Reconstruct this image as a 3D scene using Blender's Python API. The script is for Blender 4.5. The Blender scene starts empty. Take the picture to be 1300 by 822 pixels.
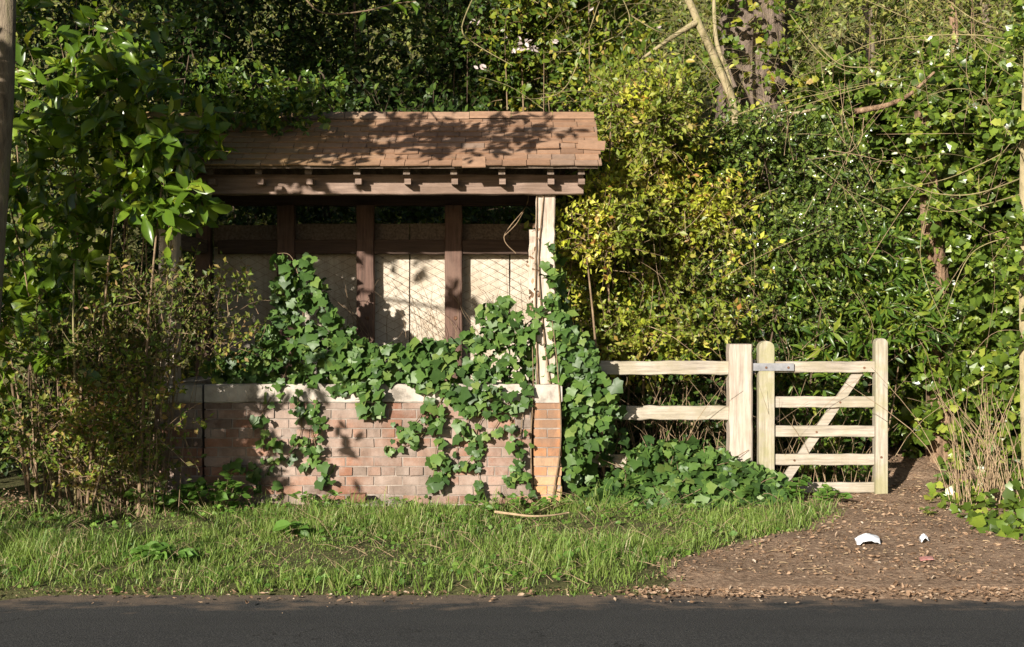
import bpy, math
import numpy as np
from mathutils import Vector

rng = np.random.default_rng(11)
scene = bpy.context.scene
COL = scene.collection
R = math.radians

# ------------------------------------------------------------------ camera space helpers
CAM_D, EYE, F, CX, HY = 10.0, 1.6, 1600.0, 650.0, 384.0


def P(px, py, Y=0.0):
    """a point seen at photo pixel (px, py) that stands at depth Y"""
    s = (CAM_D + Y) / F
    return np.array([(px - CX) * s, Y, EYE + (HY - py) * s])


SUN_AZ, SUN_EL = R(27), R(18.5)
SUN = np.array([-math.sin(SUN_AZ) * math.cos(SUN_EL), -math.cos(SUN_AZ) * math.cos(SUN_EL), math.sin(SUN_EL)])


def sstep(a, b, x):
    t = np.clip((x - a) / (b - a), 0, 1)
    return t * t * (3 - 2 * t)


def gz(x, y):
    """height of the ground"""
    x = np.asarray(x, float); y = np.asarray(y, float)
    z = 0.02 * np.sin(x * 1.7 + 0.6) * np.sin(y * 1.3) + 0.012 * np.sin(x * 4.1 + y * 3.3)
    z = z * sstep(-2.95, -2.4, y)
    z = z - 0.07 * (1 - sstep(-3.2, -2.85, y))
    start = 2.3 + 0.25 * np.sin(x * 0.8)
    t = np.maximum(y - start, 0)
    rise = np.where(t < 9.5, 0.9 * t * sstep(0, 1.2, t), 0.9 * 9.5 + 0.25 * (np.minimum(t, 40) - 9.5))
    z = z + rise
    z = z + 0.16 * sstep(0.7, 2.4, y) * sstep(2.2, 3.4, x) * (1 - sstep(6, 8, x))
    z = z + np.where(y > 3, 0.15 * np.sin(x * 1.9 + y) * np.sin(y * 1.4), 0)
    return z


# ------------------------------------------------------------------ materials
def new_mat(name):
    m = bpy.data.materials.new(name); m.use_nodes = True
    nt = m.node_tree
    for n in list(nt.nodes):
        nt.nodes.remove(n)
    out = nt.nodes.new('ShaderNodeOutputMaterial')
    return m, nt, out


def N(nt, t, **kw):
    n = nt.nodes.new(t)
    for k, v in kw.items():
        if k in n.inputs:
            n.inputs[k].default_value = v
        else:
            setattr(n, k, v)
    return n


def ramp(nt, stops):
    n = nt.nodes.new('ShaderNodeValToRGB')
    el = n.color_ramp.elements
    while len(el) < len(stops):
        el.new(0.5)
    for e, (p, c) in zip(el, stops):
        e.position = p; e.color = (c[0], c[1], c[2], 1)
    return n


def mixc(nt, fac, a, b, blend='MIX'):
    n = nt.nodes.new('ShaderNodeMix'); n.data_type = 'RGBA'; n.blend_type = blend
    for sock, v in ((n.inputs[0], fac), (n.inputs[6], a), (n.inputs[7], b)):
        if hasattr(v, 'links') or hasattr(v, 'is_linked'):
            nt.links.new(v, sock)
        elif isinstance(v, (int, float)):
            sock.default_value = v
        else:
            sock.default_value = (v[0], v[1], v[2], 1)
    return n.outputs[2]


def noise(nt, vec, scale, detail=4, rough=0.55):
    n = N(nt, 'ShaderNodeTexNoise'); n.inputs['Scale'].default_value = scale
    n.inputs['Detail'].default_value = detail; n.inputs['Roughness'].default_value = rough
    if vec is not None:
        nt.links.new(vec, n.inputs['Vector'])
    return n.outputs['Fac']


def obj_vec(nt, scale=(1, 1, 1)):
    tc = nt.nodes.new('ShaderNodeTexCoord')
    mp = nt.nodes.new('ShaderNodeMapping'); mp.inputs['Scale'].default_value = scale
    nt.links.new(tc.outputs['Object'], mp.inputs['Vector'])
    return mp.outputs['Vector']


def bump(nt, h, strength, dist=0.02):
    b = nt.nodes.new('ShaderNodeBump'); b.inputs['Strength'].default_value = strength
    b.inputs['Distance'].default_value = dist
    nt.links.new(h, b.inputs['Height'])
    return b.outputs['Normal']


def leaf_mat(name, stops, rough=0.45, trans=0.3, spec=0.35, tint=None):
    m, nt, out = new_mat(name)
    geo = nt.nodes.new('ShaderNodeNewGeometry')
    r = ramp(nt, stops); nt.links.new(geo.outputs['Random Per Island'], r.inputs[0])
    col = r.outputs[0]
    v = obj_vec(nt)
    f = noise(nt, v, 22, 2)
    col = mixc(nt, 0.35, col, mixc(nt, f, (0.45, 0.45, 0.45), (1.5, 1.5, 1.5)), 'MULTIPLY')
    if tint:
        f2 = noise(nt, v, 1.6, 2)
        rr = ramp(nt, [(0.40, (0, 0, 0)), (0.56, (1, 1, 1))]); nt.links.new(f2, rr.inputs[0])
        col = mixc(nt, rr.outputs[0], col, mixc(nt, 0.75, col, tint))
    p = N(nt, 'ShaderNodeBsdfPrincipled'); nt.links.new(col, p.inputs['Base Color'])
    p.inputs['Roughness'].default_value = rough
    p.inputs['Specular IOR Level'].default_value = spec
    if trans > 0:
        t = nt.nodes.new('ShaderNodeBsdfTranslucent')
        tcol = mixc(nt, 1.0, col, (1.5, 1.35, 0.6), 'MULTIPLY')
        nt.links.new(tcol, t.inputs['Color'])
        mx = nt.nodes.new('ShaderNodeMixShader'); mx.inputs[0].default_value = trans
        nt.links.new(p.outputs[0], mx.inputs[1]); nt.links.new(t.outputs[0], mx.inputs[2])
        nt.links.new(mx.outputs[0], out.inputs[0])
    else:
        nt.links.new(p.outputs[0], out.inputs[0])
    return m


def wood_mat(name, dark, light, axis='x', rough=0.75, stain=None, stain_amt=0.5, grain=1.0, spec=0.3, island=0.25):
    m, nt, out = new_mat(name)
    sc = {'x': (1.2, 22, 22), 'y': (22, 1.2, 22), 'z': (22, 22, 1.2)}[axis]
    v = obj_vec(nt, tuple(s * grain for s in sc))
    g = noise(nt, v, 2.2, 6, 0.65)
    r = ramp(nt, [(0.3, dark), (0.62, light)]); nt.links.new(g, r.inputs[0])
    col = r.outputs[0]
    v2 = obj_vec(nt, tuple(s * 4 for s in sc))
    g2 = noise(nt, v2, 3.0, 3, 0.6)
    col = mixc(nt, 0.45, col, mixc(nt, g2, (0.45, 0.42, 0.4), (1.5, 1.5, 1.5)), 'MULTIPLY')
    if stain:
        s = noise(nt, obj_vec(nt, (2, 2, 2)), 1.7, 5, 0.6)
        sr = ramp(nt, [(0.45, (0, 0, 0)), (0.62, (stain_amt,) * 3)]); nt.links.new(s, sr.inputs[0])
        col = mixc(nt, sr.outputs[0], col, stain)
    geo = nt.nodes.new('ShaderNodeNewGeometry')
    ir = ramp(nt, [(0, (1 - island,) * 3), (1, (1 + island,) * 3)])
    nt.links.new(geo.outputs['Random Per Island'], ir.inputs[0])
    col = mixc(nt, 1.0, col, ir.outputs[0], 'MULTIPLY')
    p = N(nt, 'ShaderNodeBsdfPrincipled'); nt.links.new(col, p.inputs['Base Color'])
    p.inputs['Roughness'].default_value = rough
    p.inputs['Specular IOR Level'].default_value = spec
    nt.links.new(bump(nt, g2, 0.5, 0.006), p.inputs['Normal'])
    nt.links.new(p.outputs[0], out.inputs[0])
    return m


def rough_mat(name, stops, scale=6, rough=0.9, bmp=0.5, dist=0.01, vscale=(1, 1, 1), spec=0.25, metallic=0):
    m, nt, out = new_mat(name)
    v = obj_vec(nt, vscale)
    g = noise(nt, v, scale, 8, 0.65)
    r = ramp(nt, stops); nt.links.new(g, r.inputs[0])
    p = N(nt, 'ShaderNodeBsdfPrincipled'); nt.links.new(r.outputs[0], p.inputs['Base Color'])
    p.inputs['Roughness'].default_value = rough
    p.inputs['Specular IOR Level'].default_value = spec
    p.inputs['Metallic'].default_value = metallic
    g2 = noise(nt, v, scale * 5, 5, 0.7)
    nt.links.new(bump(nt, g2, bmp, dist), p.inputs['Normal'])
    nt.links.new(p.outputs[0], out.inputs[0])
    return m


def brick_mat(name, stops, wash=0.6, washcol=(0.50, 0.40, 0.35)):
    m, nt, out = new_mat(name)
    geo = nt.nodes.new('ShaderNodeNewGeometry')
    r = ramp(nt, stops); nt.links.new(geo.outputs['Random Per Island'], r.inputs[0])
    v = obj_vec(nt)
    g = noise(nt, v, 30, 6, 0.7)
    col = mixc(nt, 0.7, r.outputs[0], mixc(nt, g, (0.5, 0.47, 0.45), (1.5, 1.5, 1.5)), 'MULTIPLY')
    w = noise(nt, v, 2.6, 7, 0.68)
    wr = ramp(nt, [(0.42, (0, 0, 0)), (0.60, (wash,) * 3)]); nt.links.new(w, wr.inputs[0])
    col = mixc(nt, wr.outputs[0], col, washcol)
    d = noise(nt, obj_vec(nt, (3, 3, 1)), 1.4, 5, 0.6)
    dr = ramp(nt, [(0.46, (0, 0, 0)), (0.66, (0.7,) * 3)]); nt.links.new(d, dr.inputs[0])
    col = mixc(nt, dr.outputs[0], col, (0.12, 0.085, 0.065))
    p = N(nt, 'ShaderNodeBsdfPrincipled'); nt.links.new(col, p.inputs['Base Color'])
    p.inputs['Roughness'].default_value = 0.92
    p.inputs['Specular IOR Level'].default_value = 0.2
    nt.links.new(bump(nt, g, 0.6, 0.008), p.inputs['Normal'])
    nt.links.new(p.outputs[0], out.inputs[0])
    return m


M = {}
M['laurel'] = leaf_mat('laurel leaf', [(0, (0.053, 0.101, 0.010)), (0.5, (0.105, 0.182, 0.016)), (0.85, (0.165, 0.243, 0.022)), (1, (0.225, 0.257, 0.030))], 0.28, 0.35, 0.5)
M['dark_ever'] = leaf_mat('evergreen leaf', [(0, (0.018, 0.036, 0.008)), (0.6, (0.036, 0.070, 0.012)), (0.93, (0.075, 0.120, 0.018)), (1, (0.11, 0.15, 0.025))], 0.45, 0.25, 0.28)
M['mixed'] = leaf_mat('mixed green leaf', [(0, (0.042, 0.078, 0.012)), (0.45, (0.098, 0.156, 0.017)), (0.8, (0.189, 0.234, 0.025)), (0.93, (0.322, 0.312, 0.035)), (1, (0.364, 0.247, 0.070))], 0.42, 0.35)
M['yellow'] = leaf_mat('yellow privet leaf', [(0, (0.092, 0.138, 0.014)), (0.25, (0.253, 0.287, 0.025)), (0.62, (0.460, 0.483, 0.045)), (0.85, (0.552, 0.506, 0.120)), (0.95, (0.380, 0.230, 0.060)), (1, (0.345, 0.149, 0.040))], 0.42, 0.35, tint=(0.11, 0.16, 0.025))
M['holly'] = leaf_mat('holly leaf', [(0, (0.036, 0.065, 0.013)), (0.5, (0.075, 0.119, 0.020)), (0.85, (0.130, 0.181, 0.030)), (1, (0.260, 0.275, 0.070))], 0.26, 0.15, 0.55)
M['ivy'] = leaf_mat('ivy leaf', [(0, (0.032, 0.068, 0.017)), (0.5, (0.058, 0.114, 0.024)), (0.85, (0.090, 0.159, 0.031)), (1, (0.145, 0.195, 0.048))], 0.45, 0.22, 0.32)
M['ivy_bank'] = leaf_mat('bank ivy leaf', [(0, (0.041, 0.070, 0.010)), (0.5, (0.089, 0.144, 0.018)), (0.82, (0.155, 0.219, 0.026)), (1, (0.284, 0.312, 0.050))], 0.32, 0.28, 0.45)
M['lance'] = leaf_mat('lance leaf', [(0, (0.037, 0.083, 0.012)), (0.5, (0.081, 0.143, 0.018)), (0.9, (0.150, 0.209, 0.025)), (1, (0.275, 0.297, 0.040))], 0.34, 0.35, 0.45)
M['brown_leaf'] = leaf_mat('browning privet leaf', [(0, (0.088, 0.144, 0.016)), (0.45, (0.165, 0.228, 0.025)), (0.68, (0.297, 0.300, 0.050)), (0.86, (0.330, 0.228, 0.070)), (1, (0.396, 0.216, 0.120))], 0.5, 0.35, tint=(0.06, 0.09, 0.018))
M['olive'] = leaf_mat('olive undergrowth', [(0, (0.057, 0.092, 0.016)), (0.5, (0.138, 0.167, 0.030)), (0.85, (0.230, 0.241, 0.050)), (1, (0.299, 0.253, 0.100))], 0.5, 0.3)
M['nettle'] = leaf_mat('nettle leaf', [(0, (0.06, 0.13, 0.02)), (0.6, (0.10, 0.20, 0.03)), (1, (0.17, 0.27, 0.045))], 0.5, 0.35)
M['grass'] = leaf_mat('grass blade', [(0, (0.07, 0.135, 0.022)), (0.5, (0.14, 0.235, 0.042)), (0.80, (0.22, 0.31, 0.070)), (0.89, (0.36, 0.33, 0.15)), (1, (0.42, 0.36, 0.21))], 0.5, 0.35, 0.3, tint=(0.19, 0.27, 0.055))
M['dead'] = leaf_mat('dead leaf', [(0, (0.11, 0.066, 0.040)), (0.5, (0.25, 0.158, 0.098)), (0.85, (0.36, 0.245, 0.16)), (0.96, (0.38, 0.29, 0.21)), (1, (0.45, 0.37, 0.29))], 0.7, 0.15, 0.2)
M['seed'] = leaf_mat('dry seed head', [(0, (0.30, 0.24, 0.22)), (1, (0.62, 0.54, 0.52))], 0.8, 0.2, 0.2)
M['twig'] = rough_mat('twig bark', [(0.3, (0.10, 0.065, 0.04)), (0.7, (0.27, 0.19, 0.115))], 9)
M['twig_dark'] = rough_mat('dark twig bark', [(0.3, (0.045, 0.03, 0.02)), (0.7, (0.12, 0.085, 0.055))], 9)
M['twig_green'] = rough_mat('pale green bark', [(0.3, (0.12, 0.10, 0.045)), (0.7, (0.30, 0.25, 0.12))], 7)
M['straw'] = rough_mat('dry stalk', [(0.3, (0.20, 0.13, 0.075)), (0.7, (0.42, 0.31, 0.19))], 9)
M['bark_dark'] = rough_mat('furrowed bark', [(0.33, (0.08, 0.058, 0.043)), (0.65, (0.31, 0.235, 0.18))], 4, 0.95, 1.0, 0.05, (3.5, 3.5, 0.8))
M['bark_grey'] = rough_mat('grey bark', [(0.35, (0.085, 0.065, 0.045)), (0.52, (0.21, 0.165, 0.115)), (0.7, (0.17, 0.16, 0.07))], 4, 0.95, 0.8, 0.02, (3, 3, 0.7))
M['bark_pale'] = rough_mat('pale mossy bark', [(0.35, (0.12, 0.10, 0.045)), (0.52, (0.30, 0.245, 0.145)), (0.68, (0.19, 0.18, 0.07))], 5, 0.9, 0.6, 0.01, (2, 2, 0.8))
M['bark_peel'] = rough_mat('peeling bark', [(0.35, (0.12, 0.075, 0.045)), (0.55, (0.36, 0.23, 0.14)), (0.7, (0.50, 0.36, 0.24))], 5, 0.95, 1.0, 0.03, (5, 5, 0.8))
M['gatewood'] = wood_mat('bleached oak', (0.20, 0.170, 0.138), (0.40, 0.35, 0.285), 'x', stain=(0.22, 0.19, 0.11), stain_amt=0.45, island=0.08)
M['gatewood_z'] = wood_mat('bleached oak upright', (0.20, 0.170, 0.132), (0.39, 0.345, 0.275), 'z', stain=(0.22, 0.21, 0.085), stain_amt=0.6, island=0.08)
M['postwood'] = wood_mat('pale sawn post', (0.23, 0.19, 0.155), (0.44, 0.375, 0.31), 'z', stain=(0.28, 0.20, 0.135), stain_amt=0.3, island=0.08)
M['beam'] = wood_mat('weathered brown beam', (0.10, 0.066, 0.05), (0.235, 0.165, 0.128), 'x', stain=(0.125, 0.08, 0.055), stain_amt=0.6)
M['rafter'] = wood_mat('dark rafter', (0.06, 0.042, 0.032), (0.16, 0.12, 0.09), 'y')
M['greypost'] = wood_mat('grey bleached post', (0.20, 0.155, 0.12), (0.47, 0.385, 0.31), 'z', stain=(0.50, 0.43, 0.36), stain_amt=0.6)
M['redpost'] = wood_mat('red brown stained post', (0.050, 0.028, 0.020), (0.115, 0.065, 0.048), 'z', stain=(0.19, 0.12, 0.09), stain_amt=0.4)
M['redrail'] = wood_mat('dark stained rail', (0.035, 0.021, 0.015), (0.075, 0.046, 0.033), 'x')
M['board'] = wood_mat('cream faced board', (0.34, 0.295, 0.235), (0.48, 0.425, 0.345), 'z', stain=(0.30, 0.225, 0.15), stain_amt=0.5, grain=0.4, island=0.06)
M['tile'] = None
M['wire'] = rough_mat('rusty wire', [(0.3, (0.09, 0.055, 0.035)), (0.7, (0.22, 0.15, 0.10))], 12, 0.7, 0.2)
M['strap'] = rough_mat('galvanised strap', [(0.3, (0.17, 0.17, 0.18)), (0.7, (0.30, 0.30, 0.31))], 14, 0.55, 0.2, 0.004, metallic=0.3)
M['rust'] = rough_mat('rust', [(0.3, (0.07, 0.035, 0.02)), (0.7, (0.20, 0.10, 0.06))], 14, 0.85)
M['mortar'] = rough_mat('mortar', [(0.3, (0.15, 0.12, 0.10)), (0.7, (0.33, 0.275, 0.235))], 7)
M['coping'] = rough_mat('flaking white coping', [(0.38, (0.17, 0.145, 0.12)), (0.50, (0.36, 0.315, 0.27)), (0.68, (0.45, 0.40, 0.35))], 5, 0.85, 0.4)
M['concrete'] = rough_mat('grey concrete', [(0.3, (0.20, 0.17, 0.14)), (0.7, (0.40, 0.36, 0.31))], 6)
BR = [(0, (0.10, 0.07, 0.055)), (0.2, (0.19, 0.092, 0.060)), (0.45, (0.26, 0.13, 0.082)), (0.65, (0.21, 0.138, 0.105)), (0.82, (0.27, 0.19, 0.15)), (1, (0.15, 0.12, 0.10))]
M['brick'] = brick_mat('whitewashed worn brick', BR, 0.6, (0.345, 0.275, 0.235))
M['brick_pier'] = brick_mat('orange brick', [(0, (0.36, 0.145, 0.06)), (0.5, (0.45, 0.21, 0.09)), (1, (0.42, 0.25, 0.14))], 0.3, (0.43, 0.33, 0.25))
M['paper'] = rough_mat('white paper', [(0.3, (0.74, 0.75, 0.78)), (0.7, (0.82, 0.83, 0.86))], 6, 0.6, 0.1)
M['redpaper'] = rough_mat('red wrapper', [(0.3, (0.42, 0.12, 0.10)), (0.7, (0.60, 0.36, 0.32))], 20, 0.5, 0.1)
M['asphalt'] = None


def tile_mat():
    m, nt, out = new_mat('terracotta shingle')
    geo = nt.nodes.new('ShaderNodeNewGeometry')
    r = ramp(nt, [(0, (0.19, 0.112, 0.070)), (0.4, (0.25, 0.150, 0.094)), (0.75, (0.285, 0.175, 0.112)), (1, (0.215, 0.15, 0.11))])
    nt.links.new(geo.outputs['Random Per Island'], r.inputs[0])
    v = obj_vec(nt)
    g = noise(nt, v, 16, 6, 0.7)
    col = mixc(nt, 0.85, r.outputs[0], mixc(nt, g, (0.45, 0.42, 0.4), (1.5, 1.5, 1.5)), 'MULTIPLY')
    li = noise(nt, v, 9, 7, 0.7); lr_ = ramp(nt, [(0.60, (0, 0, 0)), (0.70, (0.6,) * 3)]); nt.links.new(li, lr_.inputs[0])
    col = mixc(nt, lr_.outputs[0], col, (0.13, 0.095, 0.06))
    # moss and ochre growth towards the shaded left end of the roof
    tc = nt.nodes.new('ShaderNodeTexCoord'); sx = nt.nodes.new('ShaderNodeSeparateXYZ')
    nt.links.new(tc.outputs['Object'], sx.inputs[0])
    mr = nt.nodes.new('ShaderNodeMapRange'); mr.inputs['From Min'].default_value = 0.9; mr.inputs['From Max'].default_value = -1.4
    nt.links.new(sx.outputs['X'], mr.inputs['Value'])
    w = noise(nt, v, 3.5, 6, 0.65)
    ma = nt.nodes.new('ShaderNodeMath'); ma.operation = 'MULTIPLY'
    nt.links.new(mr.outputs[0], ma.inputs[0]); nt.links.new(w, ma.inputs[1])
    wr = ramp(nt, [(0.15, (0, 0, 0)), (0.6, (0.85,) * 3)]); nt.links.new(ma.outputs[0], wr.inputs[0])
    col = mixc(nt, wr.outputs[0], col, (0.22, 0.15, 0.05))
    p = N(nt, 'ShaderNodeBsdfPrincipled'); nt.links.new(col, p.inputs['Base Color'])
    p.inputs['Roughness'].default_value = 0.88
    p.inputs['Specular IOR Level'].default_value = 0.25
    nt.links.new(bump(nt, g, 0.5, 0.006), p.inputs['Normal'])
    nt.links.new(p.outputs[0], out.inputs[0])
    return m


M['tile'] = tile_mat()


def asphalt_mat():
    m, nt, out = new_mat('worn asphalt')
    v = obj_vec(nt)
    a = noise(nt, v, 130, 3, 0.7)
    r = ramp(nt, [(0.32, (0.020, 0.020, 0.021)), (0.55, (0.045, 0.044, 0.043)), (0.72, (0.10, 0.097, 0.092))]); nt.links.new(a, r.inputs[0])
    b = noise(nt, obj_vec(nt, (0.35, 1.6, 1)), 1.6, 6, 0.65)
    col = mixc(nt, 0.8, r.outputs[0], mixc(nt, b, (0.45, 0.45, 0.46), (1.5, 1.48, 1.42)), 'MULTIPLY')
    # cracks
    vo = nt.nodes.new('ShaderNodeTexVoronoi'); vo.feature = 'DISTANCE_TO_EDGE'; vo.inputs['Scale'].default_value = 1.1
    wv = nt.nodes.new('ShaderNodeVectorMath'); wv.operation = 'ADD'
    nn = N(nt, 'ShaderNodeTexNoise'); nn.inputs['Scale'].default_value = 3.0; nn.inputs['Detail'].default_value = 6
    nt.links.new(v, nn.inputs['Vector']); nt.links.new(v, wv.inputs[0]); nt.links.new(nn.outputs['Color'], wv.inputs[1])
    nt.links.new(wv.outputs[0], vo.inputs['Vector'])
    cr = ramp(nt, [(0.004, (1, 1, 1)), (0.012, (0, 0, 0))]); nt.links.new(vo.outputs['Distance'], cr.inputs[0])
    cm = noise(nt, v, 0.9, 2); cmr = ramp(nt, [(0.48, (0, 0, 0)), (0.6, (0.8,) * 3)]); nt.links.new(cm, cmr.inputs[0])
    mm = nt.nodes.new('ShaderNodeMath'); mm.operation = 'MULTIPLY'
    nt.links.new(cr.outputs[0], mm.inputs[0]); nt.links.new(cmr.outputs[0], mm.inputs[1])
    col = mixc(nt, mm.outputs[0], col, (0.012, 0.011, 0.010))
    # silt washed in along the verge
    tc = nt.nodes.new('ShaderNodeTexCoord'); sx = nt.nodes.new('ShaderNodeSeparateXYZ'); nt.links.new(tc.outputs['Object'], sx.inputs[0])
    mr = nt.nodes.new('ShaderNodeMapRange'); mr.inputs['From Min'].default_value = -4.1; mr.inputs['From Max'].default_value = -2.95
    nt.links.new(sx.outputs['Y'], mr.inputs['Value'])
    sn = noise(nt, obj_vec(nt, (1, 2, 1)), 4, 8, 0.7)
    ad = nt.nodes.new('ShaderNodeMath'); ad.operation = 'ADD'; nt.links.new(mr.outputs[0], ad.inputs[0]); nt.links.new(sn, ad.inputs[1])
    sr = ramp(nt, [(0.86, (0, 0, 0)), (1.0, (0.9,) * 3)]); 
    hv = nt.nodes.new('ShaderNodeMath'); hv.operation = 'MULTIPLY'; hv.inputs[1].default_value = 0.72
    nt.links.new(ad.outputs[0], hv.inputs[0]); nt.links.new(hv.outputs[0], sr.inputs[0])
    col = mixc(nt, sr.outputs[0], col, (0.15, 0.11, 0.08))
    p = N(nt, 'ShaderNodeBsdfPrincipled'); nt.links.new(col, p.inputs['Base Color'])
    p.inputs['Roughness'].default_value = 0.9; p.inputs['Specular IOR Level'].default_value = 0.2
    nt.links.new(bump(nt, a, 0.8, 0.008), p.inputs['Normal'])
    nt.links.new(p.outputs[0], out.inputs[0])
    return m


M['asphalt'] = asphalt_mat()


def ground_mat(name, litter=True):
    m, nt, out = new_mat(name)
    v = obj_vec(nt)
    a = noise(nt, v, 2.0, 8, 0.65)
    b = noise(nt, v, 28, 6, 0.7)
    if litter:
        r = ramp(nt, [(0.3, (0.11, 0.070, 0.045)), (0.5, (0.265, 0.175, 0.115)), (0.68, (0.42, 0.30, 0.205))])
    else:
        r = ramp(nt, [(0.3, (0.045, 0.045, 0.018)), (0.5, (0.085, 0.085, 0.032)), (0.68, (0.14, 0.12, 0.055))])
    nt.links.new(b, r.inputs[0])
    col = mixc(nt, 0.7, r.outputs[0], mixc(nt, a, (0.35, 0.35, 0.35), (1.6, 1.6, 1.6)), 'MULTIPLY')
    p = N(nt, 'ShaderNodeBsdfPrincipled'); nt.links.new(col, p.inputs['Base Color'])
    p.inputs['Roughness'].default_value = 0.95
    p.inputs['Specular IOR Level'].default_value = 0.15
    nt.links.new(bump(nt, b, 1.0, 0.03), p.inputs['Normal'])
    nt.links.new(p.outputs[0], out.inputs[0])
    return m


M['soil'] = ground_mat('dark soil', False)
M['litter'] = ground_mat('leaf litter soil', True)


# ------------------------------------------------------------------ object helpers
def wloc(o):
    v = np.zeros(3)
    while o is not None:
        v = v + np.array(o.location); o = o.parent
    return v


def mesh_obj(name, V, faces, mat, parent=None, smooth=False, origin=None):
    """faces: a list of (k, n) index arrays, or of tuples"""
    V = np.asarray(V, float)
    base = wloc(parent) if parent is not None else (np.zeros(3) if origin is None else np.asarray(origin, float))
    V = V - base
    me = bpy.data.meshes.new(name)
    if len(faces) and isinstance(faces[0], np.ndarray):
        tot = np.concatenate([np.full(len(f), f.shape[1]) for f in faces])
        loops = np.concatenate([f.ravel() for f in faces])
    else:
        tot = np.array([len(f) for f in faces]); loops = np.array([i for f in faces for i in f])
    start = np.concatenate([[0], np.cumsum(tot)[:-1]])
    me.vertices.add(len(V)); me.vertices.foreach_set('co', V.astype(np.float32).ravel())
    me.loops.add(len(loops)); me.loops.foreach_set('vertex_index', loops.astype(np.int32))
    me.polygons.add(len(tot)); me.polygons.foreach_set('loop_start', start.astype(np.int32))
    me.polygons.foreach_set('loop_total', tot.astype(np.int32))
    me.update(calc_edges=True)
    me.polygons.foreach_set('use_smooth', np.full(len(tot), bool(smooth)))
    me.materials.append(M[mat])
    o = bpy.data.objects.new(name, me); COL.objects.link(o)
    if parent is not None:
        o.parent = parent
    else:
        o.location = base
    return o


def tag(o, label=None, cat=None, group=None, kind=None):
    if label: o['label'] = label
    if cat: o['category'] = cat
    if group: o['group'] = group
    if kind: o['kind'] = kind
    return o


def thing(name, label, cat, loc, group=None):
    o = bpy.data.objects.new(name, None); COL.objects.link(o)
    o.location = tuple(float(c) for c in loc); o.empty_display_size = 0.1
    return tag(o, label, cat, group)


BOXF = np.array([[0, 2, 3, 1], [4, 5, 7, 6], [0, 1, 5, 4], [2, 6, 7, 3], [0, 4, 6, 2], [1, 3, 7, 5]])
BOXC = np.array([[x, y, z] for z in (-1, 1) for y in (-1, 1) for x in (-1, 1)], float)


def boxes(lo, hi, jit=0.0):
    lo = np.atleast_2d(lo).astype(float); hi = np.atleast_2d(hi).astype(float)
    c = (lo + hi) / 2; h = (hi - lo) / 2
    V = c[:, None, :] + BOXC[None] * h[:, None, :]
    if jit:
        V = V + rng.normal(0, jit, V.shape)
    n = len(lo)
    Fc = (np.arange(n)[:, None, None] * 8 + BOXF[None]).reshape(-1, 4)
    return V.reshape(-1, 3), Fc


def beam_obj(name, lo, hi, mat, parent, bev=0.006, wob=0.0, seg=10):
    """a sawn timber: box cut along its longest side, softened edges, slightly uneven"""
    lo = np.array(lo, float); hi = np.array(hi, float)
    ax = int(np.argmax(hi - lo)); o1, o2 = [i for i in range(3) if i != ax]
    b = min(bev, (hi - lo)[o1] * 0.3, (hi - lo)[o2] * 0.3)
    a1, b1, a2, b2 = lo[o1], hi[o1], lo[o2], hi[o2]
    ring = [(a1 + b, a2), (b1 - b, a2), (b1, a2 + b), (b1, b2 - b), (b1 - b, b2), (a1 + b, b2), (a1, b2 - b), (a1, a2 + b)]
    V = []
    ts = np.linspace(lo[ax], hi[ax], seg + 1)
    for i, t in enumerate(ts):
        d1, d2 = (rng.normal(0, wob), rng.normal(0, wob))
        for (u, v) in ring:
            p = [0, 0, 0]; p[ax] = t; p[o1] = u + d1 + rng.normal(0, wob * 0.4); p[o2] = v + d2 + rng.normal(0, wob * 0.4)
            V.append(p)
    Fc = []
    for i in range(seg):
        for k in range(8):
            k2 = (k + 1) % 8
            Fc.append((i * 8 + k, i * 8 + k2, (i + 1) * 8 + k2, (i + 1) * 8 + k))
    Fc.append(tuple(range(7, -1, -1))); Fc.append(tuple(range(seg * 8, seg * 8 + 8)))
    if (ax == 1):
        Fc = [tuple(reversed(f)) for f in Fc]
    return mesh_obj(name, V, Fc, mat, parent)


def prism(name, outline, y0, y1, mat, parent):
    """outline in x,z extruded along depth"""
    n = len(outline)
    V = [(x, y0, z) for x, z in outline] + [(x, y1, z) for x, z in outline]
    Fc = [tuple(range(n)), tuple(range(2 * n - 1, n - 1, -1))]
    Fc += [(i, i + n, (i + 1) % n + n, (i + 1) % n) for i in range(n)]
    return mesh_obj(name, V, Fc, mat, parent)


def tubes(lines, radii, sides=4):
    """lines (n, m, 3), radii (n, m): tapered tubes"""
    L = np.asarray(lines, float); r = np.asarray(radii, float)
    n, m, _ = L.shape
    T = np.gradient(L, axis=1); T /= np.linalg.norm(T, axis=2, keepdims=True) + 1e-9
    ref = np.where(np.abs(T[..., 2:3]) > 0.9, np.array([1.0, 0, 0]), np.array([0, 0, 1.0]))
    U = np.cross(T, ref); U /= np.linalg.norm(U, axis=2, keepdims=True) + 1e-9
    W = np.cross(T, U)
    a = np.arange(sides) * 2 * np.pi / sides
    V = L[:, :, None, :] + r[:, :, None, None] * (np.cos(a)[None, None, :, None] * U[:, :, None, :] + np.sin(a)[None, None, :, None] * W[:, :, None, :])
    idx = np.arange(n * m * sides).reshape(n, m, sides)
    k2 = (np.arange(sides) + 1) % sides
    Fc = np.stack([idx[:, :-1, :], idx[:, 1:, :], idx[:, 1:, :][:, :, k2], idx[:, :-1, :][:, :, k2]], axis=-1).reshape(-1, 4)
    caps = np.concatenate([idx[:, -1, :], idx[:, 0, ::-1]])
    return V.reshape(-1, 3), Fc, caps


def tube_obj(name, lines, radii, mat, parent=None, sides=4, smooth=True, origin=None):
    V, Fc, caps = tubes(lines, radii, sides)
    return mesh_obj(name, V, [Fc, caps], mat, parent, smooth, origin)


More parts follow.
